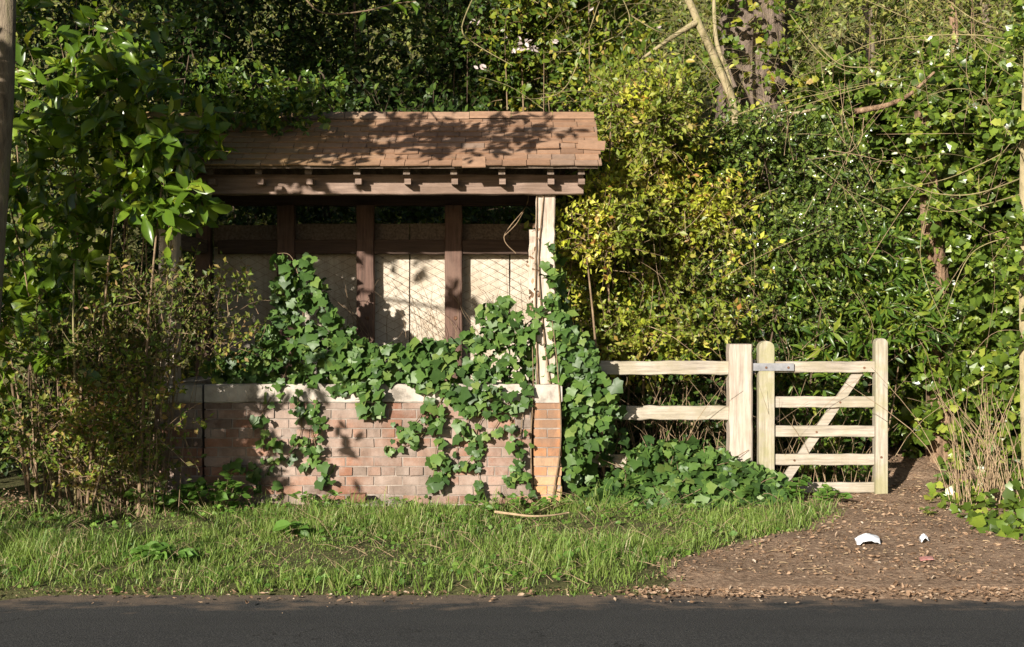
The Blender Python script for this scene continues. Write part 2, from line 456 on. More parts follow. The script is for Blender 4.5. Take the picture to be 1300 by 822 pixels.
def bez(pts, m):
    """smooth polyline through control points"""
    pts = np.asarray(pts, float); t = np.linspace(0, len(pts) - 1, m)
    out = []
    for u in t:
        i = min(int(u), len(pts) - 2); f = u - i
        p0 = pts[max(i - 1, 0)]; p1 = pts[i]; p2 = pts[i + 1]; p3 = pts[min(i + 2, len(pts) - 1)]
        out.append(0.5 * (2 * p1 + (p2 - p0) * f + (2 * p0 - 5 * p1 + 4 * p2 - p3) * f * f + (3 * p1 - p0 - 3 * p2 + p3) * f ** 3))
    return np.array(out)


def trunk_obj(name, pts, r0, r1, mat, parent, m=40, sides=16, rough=0.12):
    L = bez(pts, m)
    rad = np.linspace(r0, r1, m)
    V, Fc, caps = tubes(L[None], rad[None], sides)
    V = V.reshape(m, sides, 3)
    off = (V - L[:, None, :])
    k = 1 + rough * (rng.normal(0, 1, (1, sides, 1)) * 0.6 + np.cumsum(rng.normal(0, 0.22, (m, sides, 1)), axis=0) * 0.5)
    return mesh_obj(name, (L[:, None, :] + off * np.clip(k, 0.6, 1.5)).reshape(-1, 3), [Fc, caps], mat, parent, True)


# leaf shapes: (verts, tris). length along y, width along x
def fan(outline, c, cz):
    V = [(x, y, 0) for x, y in outline] + [(c[0], c[1], cz)]
    n = len(outline)
    return np.array(V, float), np.array([(i, (i + 1) % n, n) for i in range(n)])


def leafshape(kind):
    if kind == 'oval':
        V = np.array([(0, 0, 0), (.24, .32, .05), (.22, .68, .05), (0, 1, -.06), (-.22, .68, .05), (-.24, .32, .05), (0, .5, 0)], float)
        return V, np.array([(0, 1, 6), (1, 2, 6), (2, 3, 6), (3, 4, 6), (4, 5, 6), (5, 0, 6)])
    if kind == 'small':
        V = np.array([(0, 0, 0), (.27, .45, .07), (0, 1, -.05), (-.27, .45, .07)], float)
        return V, np.array([(0, 1, 2), (0, 2, 3)])
    if kind == 'laurel':
        V = np.array([(0, -.12, 0), (0, 0, 0), (.15, .15, .05), (.225, .42, .075), (.19, .72, .06), (0, 1, -.10), (-.19, .72, .06), (-.225, .42, .075), (-.15, .15, .05), (0, .3, .0), (0, .7, -.02)], float)
        return V, np.array([(0, 2, 1), (1, 2, 9), (2, 3, 9), (3, 10, 9), (3, 4, 10), (4, 5, 10), (5, 6, 10), (6, 7, 10), (7, 9, 10), (7, 8, 9), (8, 1, 9), (0, 1, 8)])
    if kind == 'lance':
        V = np.array([(0, 0, 0), (.11, .3, .04), (.09, .65, .03), (0, 1, -.14), (-.09, .65, .03), (-.11, .3, .04), (0, .5, .02)], float)
        return V, np.array([(0, 1, 6), (1, 2, 6), (2, 3, 6), (3, 4, 6), (4, 5, 6), (5, 0, 6)])
    if kind == 'holly':
        o = [(0, 0), (.16, .12), (.13, .25), (.27, .38), (.17, .52), (.25, .68), (.11, .80), (0, 1), (-.11, .80), (-.25, .68), (-.17, .52), (-.27, .38), (-.13, .25), (-.16, .12)]
        V, T = fan(o, (0, .5), -.05)
        V[[3, 5, 9, 11], 2] = .09
        return V, T
    if kind == 'ivy':
        o = [(0, .06), (.20, -.08), (.46, .02), (.43, .24), (.52, .46), (.30, .60), (0, .95), (-.30, .60), (-.52, .46), (-.43, .24), (-.46, .02), (-.20, -.08)]
        V, T = fan(o, (0, .32), .03)
        V[[2, 10], 2] = -.06; V[[4, 8], 2] = .02; V[[3, 9], 2] = .05; V[[5, 7], 2] = .05; V[6, 2] = -.10
        return V, T
    if kind == 'ivy_lo':
        o = [(0, 0), (.42, .02), (.32, .30), (.40, .55), (0, 1), (-.40, .55), (-.32, .30), (-.42, .02)]
        V, T = fan(o, (0, .35), .05)
        V[4, 2] = -.08
        return V, T
    if kind == 'curl':
        V = np.array([(0, 0, 0), (.25, .3, .16), (.22, .7, .12), (0, 1, .15), (-.22, .7, .14), (-.25, .3, .10), (0, .5, -.03)], float)
        return V, np.array([(0, 1, 6), (1, 2, 6), (2, 3, 6), (3, 4, 6), (4, 5, 6), (5, 0, 6)])


def leaves(C, D, Nn, size, kind, wid=None):
    """arrays for one mesh of leaves at C, pointing along D, facing Nn"""
    V0, T = leafshape(kind)
    n = len(C)
    D = D / (np.linalg.norm(D, axis=1, keepdims=True) + 1e-9)
    Nn = Nn - (Nn * D).sum(1, keepdims=True) * D
    Nn = Nn / (np.linalg.norm(Nn, axis=1, keepdims=True) + 1e-9)
    S = np.cross(D, Nn)
    w = np.ones(n) if wid is None else wid
    k = len(V0)
    V = C[:, None, :] + size[:, None, None] * (V0[None, :, 0:1] * w[:, None, None] * S[:, None, :] + V0[None, :, 1:2] * D[:, None, :] + V0[None, :, 2:3] * Nn[:, None, :] * rng.uniform(0.3, 2.0, n)[:, None, None])
    Fc = (np.arange(n)[:, None, None] * k + T[None]).reshape(-1, 3)
    return V.reshape(-1, 3), Fc


def unit(a):
    return a / (np.linalg.norm(a, axis=-1, keepdims=True) + 1e-9)


def in_poly(pts, poly):
    x, y = pts[:, 0], pts[:, 1]; ins = np.zeros(len(pts), bool)
    poly = np.asarray(poly, float); j = len(poly) - 1
    for i in range(len(poly)):
        xi, yi = poly[i]; xj, yj = poly[j]
        c = ((yi > y) != (yj > y)) & (x < (xj - xi) * (y - yi) / (yj - yi + 1e-9) + xi)
        ins ^= c; j = i
    return ins


def sample_poly(poly, n):
    poly = np.asarray(poly, float); lo, hi = poly.min(0), poly.max(0)
    out = np.zeros((0, 2))
    while len(out) < n:
        q = rng.uniform(lo, hi, (n * 3, 2)); out = np.concatenate([out, q[in_poly(q, poly)]])
    return out[:n]


def region(poly, y0, y1, n, bulge=0.5):
    """n clump centres over an outline traced on the photograph, spread over real depths"""
    q = sample_poly(poly, n)
    b = 0.5 + 0.5 * np.sin(q[:, 0] / 61.0 + 1.3 * np.sin(q[:, 1] / 47.0)) * np.cos(q[:, 1] / 53.0)
    y = y0 + (y1 - y0) * np.clip(bulge * b + (1 - bulge) * rng.uniform(0, 1, n), 0, 1)
    s = (CAM_D + y) / F
    return np.stack([(q[:, 0] - CX) * s, y, EYE + (HY - q[:, 1]) * s], 1)


def twig_cloud(cent, rad, per, tl, k, size, kind, up=0.35, front=0.45, face=(-.25, -.75, .6), rnd=0.75, spread=0.8, droop=0.0, minz=0.03):
    """clumps -> twigs -> leaves. returns twig polylines and leaf arrays"""
    n = len(cent)
    per_n = np.maximum(1, rng.poisson(per, n))
    ci = np.repeat(np.arange(n), per_n)
    rr = np.broadcast_to(rad, (n,))[ci]
    off = unit(rng.normal(0, 1, (len(ci), 3))) * (rng.uniform(0, 1, len(ci)) ** 0.5 * rr)[:, None]
    B = cent[ci] + off * np.array([1, 0.8, 0.9])
    d = unit(off / (rr[:, None] + 1e-6) * 0.7 + np.array([0, -front, up]) + rng.normal(0, 0.55, B.shape))
    L = rng.uniform(0.6, 1.3, len(B)) * tl
    m = 4
    t = np.linspace(0, 1, m)
    bend = rng.normal(0, 0.22, B.shape) - np.array([0, 0, droop])
    lines = B[:, None, :] + L[:, None, None] * (t[None, :, None] * d[:, None, :] + (t ** 2)[None, :, None] * bend[:, None, :])
    kk = k
    ti = np.repeat(np.arange(len(B)), kk)
    u = np.tile(np.linspace(0.18, 1.0, kk), len(B)) + rng.uniform(-.06, .06, len(ti))
    u = np.clip(u, 0.05, 1)
    Cc = B[ti] + L[ti][:, None] * (u[:, None] * d[ti] + (u ** 2)[:, None] * bend[ti])
    side = unit(np.cross(d[ti], rng.normal(0, 1, (len(ti), 3))))
    D = unit(d[ti] * (0.45 + 0.5 * (u > 0.93))[:, None] + side * spread + np.array([0, 0, -droop]))
    Nn = unit(np.array(face)[None] + rng.normal(0, rnd, D.shape))
    sz = size * np.clip(rng.lognormal(0, 0.34, len(ti)), 0.45, 1.5)
    keep = Cc[:, 2] > gz(Cc[:, 0], Cc[:, 1]) + minz
    V, Fc = leaves(Cc[keep], D[keep], Nn[keep], sz[keep], kind, rng.uniform(0.8, 1.2, keep.sum()))
    return lines, (V, Fc)


def plant(name, label, cat, cent, rad, per, tl, k, size, kind, mat, twigmat='twig_dark', stems=True, base_y=None, twr=0.0035, group=None, pull=0.75, **kw):
    """a bush: stems from the ground, twigs, leaves"""
    lines, (V, Fc) = twig_cloud(cent, rad, per, tl, k, size, kind, **kw)
    bx = float(np.median(cent[:, 0])); by = float(np.median(cent[:, 1]) if base_y is None else base_y)
    o = thing(name, label, cat, (bx, by, float(gz(bx, by))), group)
    m = lines.shape[1]
    rad_t = np.linspace(twr, twr * 0.35, m)[None].repeat(len(lines), 0)
    Vt, Ft, Ct = tubes(lines, rad_t, 3)
    parts_v = [Vt]; parts_f = [Ft]; parts_c = [Ct]
    if stems:
        # limbs: from ground to a subset of clump centres
        sel = rng.permutation(len(cent))[: max(5, min(22, len(cent) // 9))]
        LL = []
        for i in sel:
            c = cent[i]
            gx = c[0] * pull + bx * (1 - pull) + rng.normal(0, 0.1); gy = c[1] + 0.12 + abs(rng.normal(0, 0.1))
            g = np.array([gx, gy, float(gz(gx, gy)) - 0.05])
            mid = g * 0.45 + c * 0.55 + rng.normal(0, 0.07, 3)
            LL.append(bez([g, mid, c], 7))
        Vs, Fs, Cs = tubes(np.array(LL), np.linspace(0.012, 0.004, 7)[None].repeat(len(LL), 0) * rng.uniform(0.5, 1.4, (len(LL), 1)), 5)
        tag(mesh_obj('branches', Vs, [Fs, Cs], twigmat, o, True), kind='stuff')
    tag(mesh_obj('branchwork', Vt, [Ft, Ct], twigmat, o, True), kind='stuff')
    mesh_obj('foliage', V, [Fc], mat, o, kind not in ('small', 'holly'))
    return o


# ------------------------------------------------------------------ the setting
def grid_sheet(name, xs, ys, zf, mat, origin=(0, 0, 0)):
    X, Y = np.meshgrid(xs, ys)
    Z = zf(X, Y)
    V = np.stack([X.ravel(), Y.ravel(), Z.ravel()], 1)
    i = np.arange(len(xs) * len(ys)).reshape(len(ys), len(xs))
    Fc = np.stack([i[:-1, :-1], i[:-1, 1:], i[1:, 1:], i[1:, :-1]], -1).reshape(-1, 4)
    return mesh_obj(name, V, [Fc], mat, None, True, origin)


xs = np.concatenate([np.linspace(-90, -9, 28), np.arange(-8.6, 8.7, 0.12), np.linspace(9, 90, 28)])
ys = np.concatenate([np.linspace(-90, -3.4, 20), np.arange(-3.2, 5.0, 0.1), np.arange(5.2, 16, 0.35), np.linspace(17, 90, 24)])
g = grid_sheet('ground', xs, ys, gz, 'soil'); g['kind'] = 'structure'

# the worn path: left and right edge at each depth
pk_y = np.array([-3.5, -2.3, -1.9, -1.3, -0.75, -0.2, 0.25, 0.6, 1.2, 1.8, 2.4, 2.9])
pk_l = np.array([0.60, 0.85, 1.2, 2.0, 2.35, 2.45, 2.4, 2.35, 2.75, 3.3, 3.55, 3.75])
pk_r = np.array([9.0, 9.0, 8.5, 7.0, 6.0, 5.0, 4.5, 4.3, 4.2, 4.3, 4.5, 4.7])
py_ = np.linspace(-3.5, 2.9, 140)
jl = np.cumsum(rng.normal(0, 0.03, 140)); jl -= np.linspace(jl[0], jl[-1], 140)
xl = np.interp(py_, pk_y, pk_l) + jl * 0.6
xr = np.interp(py_, pk_y, pk_r) + jl * 0.5
u = np.linspace(0, 1, 60)
PX = xl[:, None] + (xr - xl)[:, None] * u[None]; PY = np.repeat(py_[:, None], 60, 1)
micro = 0.012 * np.sin(PX * 9 + 2 * np.sin(PY * 5)) * np.sin(PY * 8.3 + PX)
PZ = gz(PX, PY) + 0.016 + micro * np.sin(np.pi * u)[None]
# silt from the path washes out over the edge of the road in uneven tongues
tong = 0.5 + 0.25 * np.sin(PX * 2.3 + 1) + 0.2 * np.sin(PX * 6.1 + 2 * PY) + 0.12 * np.sin(PX * 15 + PY * 9)
silt = -0.018 + 0.010 * (tong - 0.5) - 0.050 * np.clip((-2.93 - 0.18 * (tong - .5) - PY) / 0.5, 0, 1)
silt = silt - 0.05 * np.exp(-((PX - 1.4) / 0.33) ** 4) * sstep(-2.6, -2.75, PY)
wv_ = sstep(-2.9, -2.65, PY)
PZ = PZ * wv_ + silt * (1 - wv_)
PZ = np.where(PY > -3.05, np.maximum(PZ, gz(PX, PY) + 0.006), PZ)
PZ = PZ - 0.03 * np.exp(-(u / 0.012) ** 2)[None]
i = np.arange(PX.size).reshape(PX.shape)
p = mesh_obj('path', np.stack([PX.ravel(), PY.ravel(), PZ.ravel()], 1), [np.stack([i[:-1, :-1], i[:-1, 1:], i[1:, 1:], i[1:, :-1]], -1).reshape(-1, 4)], 'litter', None, True)
p['kind'] = 'structure'

# the road: near edge beyond the camera, far edge ragged against the verge
rx = np.arange(-40, 40.1, 0.2)
re = -3.0 + 0.10 * np.sin(rx * 0.9 + 2) + 0.04 * np.sin(rx * 2.1) + 0.03 * np.sin(rx * 5.3 + 1) + 0.025 * rng.normal(0, 1, len(rx)) + 0.27 * np.exp(-((rx - 1.4) / 0.33) ** 4)
ryr = np.linspace(0, 1, 14)
RX = np.repeat(rx[None], 14, 0); RY = -13 + (re[None] + 13) * ryr[:, None]
RZ = np.full_like(RX, -0.028) + 0.05 * sstep(0, 1, 1 - np.abs(RY + 7.8) / 5.2)
i = np.arange(RX.size).reshape(RX.shape)
r_ = mesh_obj('road', np.stack([RX.ravel(), RY.ravel(), RZ.ravel()], 1), [np.stack([i[:-1, :-1], i[:-1, 1:], i[1:, 1:], i[1:, :-1]], -1).reshape(-1, 4)], 'asphalt', None, True)
r_['kind'] = 'structure'


def path_mask(x, y):
    l = np.interp(y, pk_y, pk_l); r = np.interp(y, pk_y, pk_r)
    return (x > l) & (x < r) & (y < 2.9) & ~((np.abs(x - 1.4) < .36) & (y < -2.68))


# ------------------------------------------------------------------ the shelter
SH = thing('roadside_shelter', 'derelict open-fronted shelter with brick base, timber posts and red tiled roof', 'shelter', (-1.2, 0.55, 0))


def brick_faces(x0, x1, y0, y1, z0, z1, along='x', bond=True):
    """brick boxes for a wall rectangle"""
    lo, hi = [], []
    a0, a1 = (x0, x1) if along == 'x' else (y0, y1)
    zc = z0; c = 0; j = 0.011
    while zc < z1 - 0.02:
        ztop = min(zc + 0.065, z1)
        header = bond and (c % 4 == 3)
        L = 0.1125 if header else 0.225
        a = a0 - (0.056 if header else (0.1125 if c % 2 else 0.0))
        while a < a1:
            s, e = max(a, a0), min(a + L - j, a1)
            if e - s > 0.025:
                f = rng.normal(0, 0.0028)
                if along == 'x':
                    lo.append((s, y0 + f, zc)); hi.append((e, y1 - f, ztop))
                else:
                    lo.append((x0 + f, s, zc)); hi.append((x1 - f, e, ztop))
            a += L
        zc += 0.0755; c += 1
    return boxes(lo, hi, 0.0016)


def brick_part(name, x0, x1, y0, y1, z0, z1, along, mat, bond=True):
    V, Fc = brick_faces(x0, x1, y0, y1, z0, z1, along, bond)
    o = mesh_obj(name, V, [Fc], mat, SH)
    i = 0.008
    V, Fc = boxes([(x0 + i, y0 + i, z0 - 0.06)], [(x1 - i, y1 - i, z1 - 0.004)])
    mesh_obj('mortar', V, [Fc], 'mortar', o)
    return o


ZC0, ZC1 = 0.80, 0.95
fw = brick_part('front_wall', -2.44, 0.155, 0.0, 0.215, 0.0, ZC0, 'x', 'brick')
beam_obj('coping', (-2.44, -0.012, ZC0 + 0.002), (0.155, 0.235, ZC1), 'coping', fw, 0.012, 0.0025, 40)
for (a, b) in ((-2.83, -2.458), (0.172, 0.395)):
    pr = brick_part('brick_pier', a, b, -0.004, 0.225, 0.0, ZC0, 'x', 'brick_pier' if a > 0 else 'brick', False)
    beam_obj('coping', (a, -0.016, ZC0 + 0.002), (b, 0.235, ZC1 - 0.004), 'coping', pr, 0.012, 0.002, 8)
for (a, b) in ((-2.80, -2.585), (0.175, 0.39)):
    sw = brick_part('side_wall', a, b, 0.24, 1.14, 0.0, ZC0, 'y', 'brick')
    beam_obj('coping', (a - 0.01, 0.24, ZC0 + 0.002), (b + 0.01, 1.14, ZC1 - 0.006), 'coping', sw, 0.01, 0.002, 10)
brick_part('rear_wall', -2.80, 0.39, 1.262, 1.47, 0.0, 0.55, 'x', 'brick')
V, Fc = boxes([(-2.43, 0.222, -0.05)], [(0.15, 1.255, 0.04)])
mesh_obj('floor', V, [Fc], 'concrete', SH)

# front posts and the rotten inner ones
for (a, b) in ((-2.815, -2.67), (0.19, 0.343)):
    beam_obj('front_post', (a, 0.03, ZC1), (b, 0.18, 2.452), 'greypost', SH, 0.008, 0.003, 24)
beam_obj('rotten_post', (0.135, 0.24, ZC1 - 0.1), (0.20, 0.31, 2.19), 'greypost', SH, 0.012, 0.006, 24)
for (a, b) in ((-2.80, -2.67), (0.22, 0.345)):
    beam_obj('rear_corner_post', (a, 1.145, 0.0), (b, 1.255, 2.45), 'redpost', SH, 0.006, 0.002, 12)
    beam_obj('side_rail', (a + 0.02, 0.185, 2.03), (b - 0.02, 1.14, 2.15), 'rafter', SH, 0.006, 0.002, 6)
    beam_obj('side_plate', (a, 0.09, 2.456), (b, 1.13, 2.575), 'rafter', SH, 0.006, 0.002, 6)
beam_obj('front_beam', (-3.04, -0.03, 2.455), (0.565, 0.085, 2.612), 'beam', SH, 0.006, 0.002, 30)
beam_obj('rear_beam', (-3.04, 1.14, 2.455), (0.565, 1.25, 2.60), 'redrail', SH, 0.006, 0.002, 20)

# boarded back: posts, rails, boards, chain link
back_x = [-1.99, -1.29, -0.515]
for x in back_x:
    bp = beam_obj('rear_post', (x - 0.075, 1.065, 0.04), (x + 0.075, 1.165, 2.452), 'redpost', SH, 0.005, 0.0015, 24)
    a = np.arange(10) * 2 * np.pi / 10
    V = np.concatenate([[(x + 0.02 + 0.02 * math.cos(t), 1.064, 1.46 + 0.02 * math.sin(t)) for t in a], [(x + 0.02 + 0.012 * math.cos(t), 1.052, 1.46 + 0.012 * math.sin(t)) for t in a]])
    Fc = [(i, i + 10, (i + 1) % 10 + 10, (i + 1) % 10) for i in range(10)] + [tuple(range(10, 20))]
    mesh_obj('bolt', V, Fc, 'rust', bp)
xb = [-2.665] + back_x + [0.215]
for a, b in zip(xb[:-1], xb[1:]):
    beam_obj('back_rail', (a + 0.078, 1.085, 2.025), (b - 0.078, 1.165, 2.15), 'redrail', SH, 0.005, 0.002, 8)
joints = [-2.66, -1.99, -1.30, -0.91, -0.52, -0.02, 0.215]
for a, b in zip(joints[:-1], joints[1:]):
    beam_obj('back_board', (a + 0.005, 1.212, 0.05), (b - 0.005, 1.226, 2.088), 'board', SH, 0.003, 0.0012, 10)
    beam_obj('shade_toned_board', (a + 0.004, 1.21, 2.091), (b - 0.004, 1.228, 2.30 + rng.normal(0, 0.006)), 'rafter', SH, 0.003, 0.0012, 4)  # upper band coloured dark to stand in for shade under the eave
# chain link: two families of zigzag wires
LW = []
step, cell = 0.0375, 0.0375
ncol = int(2.9 / (cell * 2))
nz = 38
for c in range(ncol * 2):
    x0 = -2.64 + c * cell * 2
    if x0 > 0.12: break
    z = 0.72 + np.arange(nz) * step
    sag = 0.022 * np.sin(z * 4 + c * 0.4) + 0.012 * np.sin(z * 11 + c) + rng.normal(0, 0.002, nz)
    xw = x0 + cell * ((np.arange(nz) + c) % 2) * 2 * 0.98 + sag
    yw = 1.19 + 0.006 * (np.arange(nz) % 2) + 0.004 * np.sin(z * 3 + x0 * 2)
    LW.append(np.stack([xw, yw, z], 1))
LW = np.array(LW)
tube_obj('wire_mesh', LW, np.full(LW.shape[:2], 0.0022), 'wire', SH, 4)

# roof
PIT = math.radians(33)
YE, ZE = -0.30, 2.63
YR = 0.45
ZR = ZE + (YR - YE) * math.tan(PIT)
dirf = np.array([0, math.cos(PIT), math.sin(PIT)]); nrf = np.array([0, -math.sin(PIT), math.cos(PIT)])
dirb = np.array([0, -math.cos(PIT), math.sin(PIT)]); nrb = np.array([0, math.sin(PIT), math.cos(PIT)])
slope_len = (YR - YE) / math.cos(PIT)
NROW = 9
XL, XR = -3.10, 0.685


def tiles(org, dr, nr, xl, xr_, sl, nrow):
    V, Fs = [], []
    exp = sl / nrow
    c = 0
    for r in range(nrow):
        x = xl - rng.uniform(0, 0.17)
        xlim = xr_ + rng.normal(0, 0.008)
        while x < xlim - 0.01:
            w = 0.185 + rng.normal(0, 0.006)
            a, b = max(x, xl), min(x + w - 0.005, xlim)
            if b - a > 0.02:
                s0 = r * exp + rng.normal(0, 0.0022); s1 = s0 + exp * 1.45
                s1 = min(s1, sl)
                tk = 0.013
                lift0 = 0.023 + rng.normal(0, 0.0014); lift1 = 0.006
                sk = rng.normal(0, 0.002)
                slip = 0
                if rng.uniform() < 0.012:
                    s0 -= 0.02; lift0 += 0.008; sk += rng.normal(0, .01)
                for (ss, li) in ((s0, lift0), (s1, lift1)):
                    for (xx, q) in ((a, -1), (b, 1)):
                        for tkk in (0, tk):
                            V.append(org + np.array([xx, 0, 0]) + dr * (ss + sk * q) + nr * (li - tkk))
                k = c * 8
                # index: s*4 + x*2 + t
                Fs += [(k + 0, k + 2, k + 6, k + 4), (k + 1, k + 5, k + 7, k + 3), (k + 0, k + 1, k + 3, k + 2), (k + 4, k + 6, k + 7, k + 5), (k + 0, k + 4, k + 5, k + 1), (k + 2, k + 3, k + 7, k + 6)]
                c += 1
            x += w
    return np.array(V), Fs


V1, F1 = tiles(np.array([0, YE, ZE + 0.012]), dirf, nrf, XL, XR, slope_len, NROW)
V2, F2 = tiles(np.array([0, 2 * YR - YE, ZE + 0.012]), dirb, nrb, XL, XR, slope_len, NROW)
# a few tiles sit out of line: one jutting at the right edge, one slipped near the eave, two lifted with dark gaps
roof = thing.__call__ and mesh_obj('roof_tiles', np.concatenate([V1, V2]), F1 + [tuple(i + len(V1) for i in f) for f in F2], 'tile', SH)


def roof_box(x0, x1, s0, s1, t0, t1, mat, name, parent, rot=0.0, front=True):
    org = np.array([0, YE if front else 2 * YR - YE, ZE]); dr, nr = (dirf, nrf) if front else (dirb, nrb)
    V = []
    cx = (x0 + x1) / 2; cs = (s0 + s1) / 2
    for t in (t0, t1):
        for (xx, ss) in ((x0, s0), (x1, s0), (x1, s1), (x0, s1)):
            dx, ds = xx - cx, ss - cs
            V.append(org + np.array([cx + dx * math.cos(rot) - ds * math.sin(rot), 0, 0]) + dr * (cs + dx * math.sin(rot) + ds * math.cos(rot)) + nr * t)
    return mesh_obj(name, V, [(3, 2, 1, 0), (4, 5, 6, 7), (0, 1, 5, 4), (1, 2, 6, 5), (2, 3, 7, 6), (3, 0, 4, 7)], mat, parent)


roof_box(-0.385, -0.205, -0.035, 0.13, 0.026, 0.037, 'tile', 'slipped_tile', roof, 0.03)
roof_box(0.52, 0.735, 0.255, 0.40, 0.034, 0.045, 'tile', 'slipped_tile', roof, -0.12)
roof_box(0.19, 0.37, 0.262, 0.37, 0.042, 0.055, 'tile', 'slipped_tile', roof, 0.01)
for fr in (True, False):
    roof_box(XL + 0.02, XR - 0.02, 0.03, slope_len - 0.012, -0.016, 0.004, 'rafter', 'roof_deck', SH, 0, fr)
prism_r = [(YR - 0.075, ZR - 0.005), (YR - 0.065, ZR + 0.012), (YR, ZR + 0.062), (YR + 0.065, ZR + 0.012), (YR + 0.075, ZR - 0.005), (YR, ZR + 0.03)]
V, Fs = [], []
xq = np.linspace(XL, XR - 0.005, 12)
for a, b in zip(xq[:-1], xq[1:]):
    k = len(V); dz = rng.normal(0, 0.002)
    for xx in (a + 0.002, b - 0.002):
        V += [(xx, y, z + dz) for y, z in prism_r]
    Fs += [(k + i, k + 6 + i, k + 6 + (i + 1) % 6, k + (i + 1) % 6) for i in range(6)] + [tuple(k + i for i in range(6)), tuple(k + 6 + i for i in range(5, -1, -1))]
mesh_obj('ridge_tiles', V, Fs, 'tile', SH)

for px in (266, 328, 391, 453, 516, 576, 637, 699, 738, 206):
    x = (px - 650) * 9.8 / 1600
    V = []
    for (xx) in (x - 0.026, x + 0.026):
        for (y, zt, zb) in ((-0.20, 0, 0.078), (YR - 0.012, 0, 0.09)):
            zz = ZE - 0.024 + (y - YE) * math.tan(PIT)
            V += [(xx, y, zz), (xx, y, zz - zb)]
    Fs = [(0, 1, 3, 2), (4, 6, 7, 5), (0, 4, 5, 1), (2, 3, 7, 6), (0, 2, 6, 4), (1, 5, 7, 3)]
    ra = mesh_obj('rafter', V, Fs, 'rafter', SH)
    V = [(a, 2 * YR - b, c) for a, b, c in V]
    mesh_obj('rafter', V, [tuple(reversed(f)) for f in Fs], 'rafter', SH)
    # the packing block that sits under each rafter foot
    zf_ = ZE - 0.024 + (-0.19 - YE) * math.tan(PIT)
    V, Fc = boxes([(x - 0.020, -0.155, 2.522)], [(x + 0.030, -0.032, 2.535 + 0.03)])
    mesh_obj('rafter_block', V, [Fc], 'beam', ra)

# ------------------------------------------------------------------ fence and gate
GY = 0.42


def gx(px): return (px - 650) * (10 + GY) / 1600
def gzp(py): return 1.6 + (384 - py) * (10 + GY) / 1600


FE = thing('rail_fence', 'pale three-rail timber fence half buried in ivy, joined to the square gate post', 'fence', (gx(860), GY, 0))
beam_obj('gate_post', (gx(924), GY - 0.09, -0.3), (gx(953), GY + 0.09, gzp(437)), 'postwood', FE, 0.012, 0.0015, 20)
for i, (a, b, t, bt) in enumerate(((700, 926, 458.5, 475.5), (700, 926, 515.5, 533), (705, 926, 577, 593.5))):
    beam_obj('rail', (gx(a), GY - 0.03 , gzp(bt)), (gx(b) - 0.004, GY + 0.03, gzp(t)), 'gatewood', FE, 0.006, 0.002, 18)
beam_obj('fence_post', (gx(716), GY + 0.035, -0.3), (gx(733), GY + 0.14, gzp(452)), 'gatewood_z', FE, 0.008, 0.002, 12)

GA = thing('field_gate', 'small pale wooden gate with diagonal brace and rounded stiles beside the path', 'gate', (gx(1045), GY, 0))


def stile(a, b, top, bot, y0, y1):
    x0, x1 = gx(a), gx(b); zt, zb = gzp(top), gzp(bot); w = x1 - x0
    o = [(x0, zb), (x1, zb), (x1, zt - w * 0.42)]
    for t in np.linspace(0, math.pi, 9)[1:-1]:
        o.append(((x0 + x1) / 2 + math.cos(t) * w / 2, zt - w * 0.42 + math.sin(t) * w * 0.42))
    o.append((x0, zt - w * 0.42))
    return prism('stile', o, y0, y1, 'gatewood_z', GA)


stile(962, 981.5, 433, 606, GY - 0.05, GY + 0.05)
stile(1109.5, 1125, 429.5, 628, GY - 0.045, GY + 0.045)
hr = beam_obj('top_rail', (gx(981.8), GY - 0.03, gzp(473)), (gx(1109.2), GY + 0.03, gzp(459.2)), 'gatewood', GA, 0.006, 0.0015, 12)
for t, bt in ((503.5, 517.5), (540.5, 554.5), (576.5, 590.5), (612.5, 625.5)):
    beam_obj('rail', (gx(981.8), GY - 0.018, gzp(bt)), (gx(1109.2), GY + 0.018, gzp(t)), 'gatewood', GA, 0.005, 0.0015, 12)
br = [(gx(990), gzp(612)), (gx(1003), gzp(612)), (gx(1097), gzp(474)), (gx(1083), gzp(474))]
prism('brace', br, GY + 0.019, GY + 0.045, 'gatewood', GA)
V, Fc = boxes([(gx(954.5), GY - 0.058, gzp(470.5)), (gx(954.5), GY + 0.052, gzp(470.5))], [(gx(1006), GY - 0.052, gzp(461)), (gx(1006), GY + 0.058, gzp(461))])
st = mesh_obj('strap_hinge', V, [Fc], 'strap', GA)
L = np.array([[(gx(957), GY, gzp(474)), (gx(957), GY, gzp(466)), (gx(957), GY, gzp(457))]])
tube_obj('hinge_pin', L, np.full((1, 3), 0.014), 'strap', st, 8)
bl = []
for (px, py) in ((971, 466.5), (999, 466.5), (1096, 467), (1066, 511), (1036, 548.5), (1008, 584.5), (1117, 580)):
    x, z = gx(px), gzp(py)
    yb = GY - (0.0645 if px < 1005 and py < 480 else 0.051 if px > 1110 else 0.036 if py < 480 else 0.024)
    a = np.arange(8) * 2 * np.pi / 8
    V = np.concatenate([np.stack([x + 0.011 * np.cos(a), np.full(8, yb + 0.008), z + 0.011 * np.sin(a)], 1), np.stack([x + 0.009 * np.cos(a), np.full(8, yb), z + 0.009 * np.sin(a)], 1)])
    mesh_obj('bolt', V, [(i, i + 8, (i + 1) % 8 + 8, (i + 1) % 8) for i in range(8)] + [tuple(range(8, 16))], 'rust', GA)

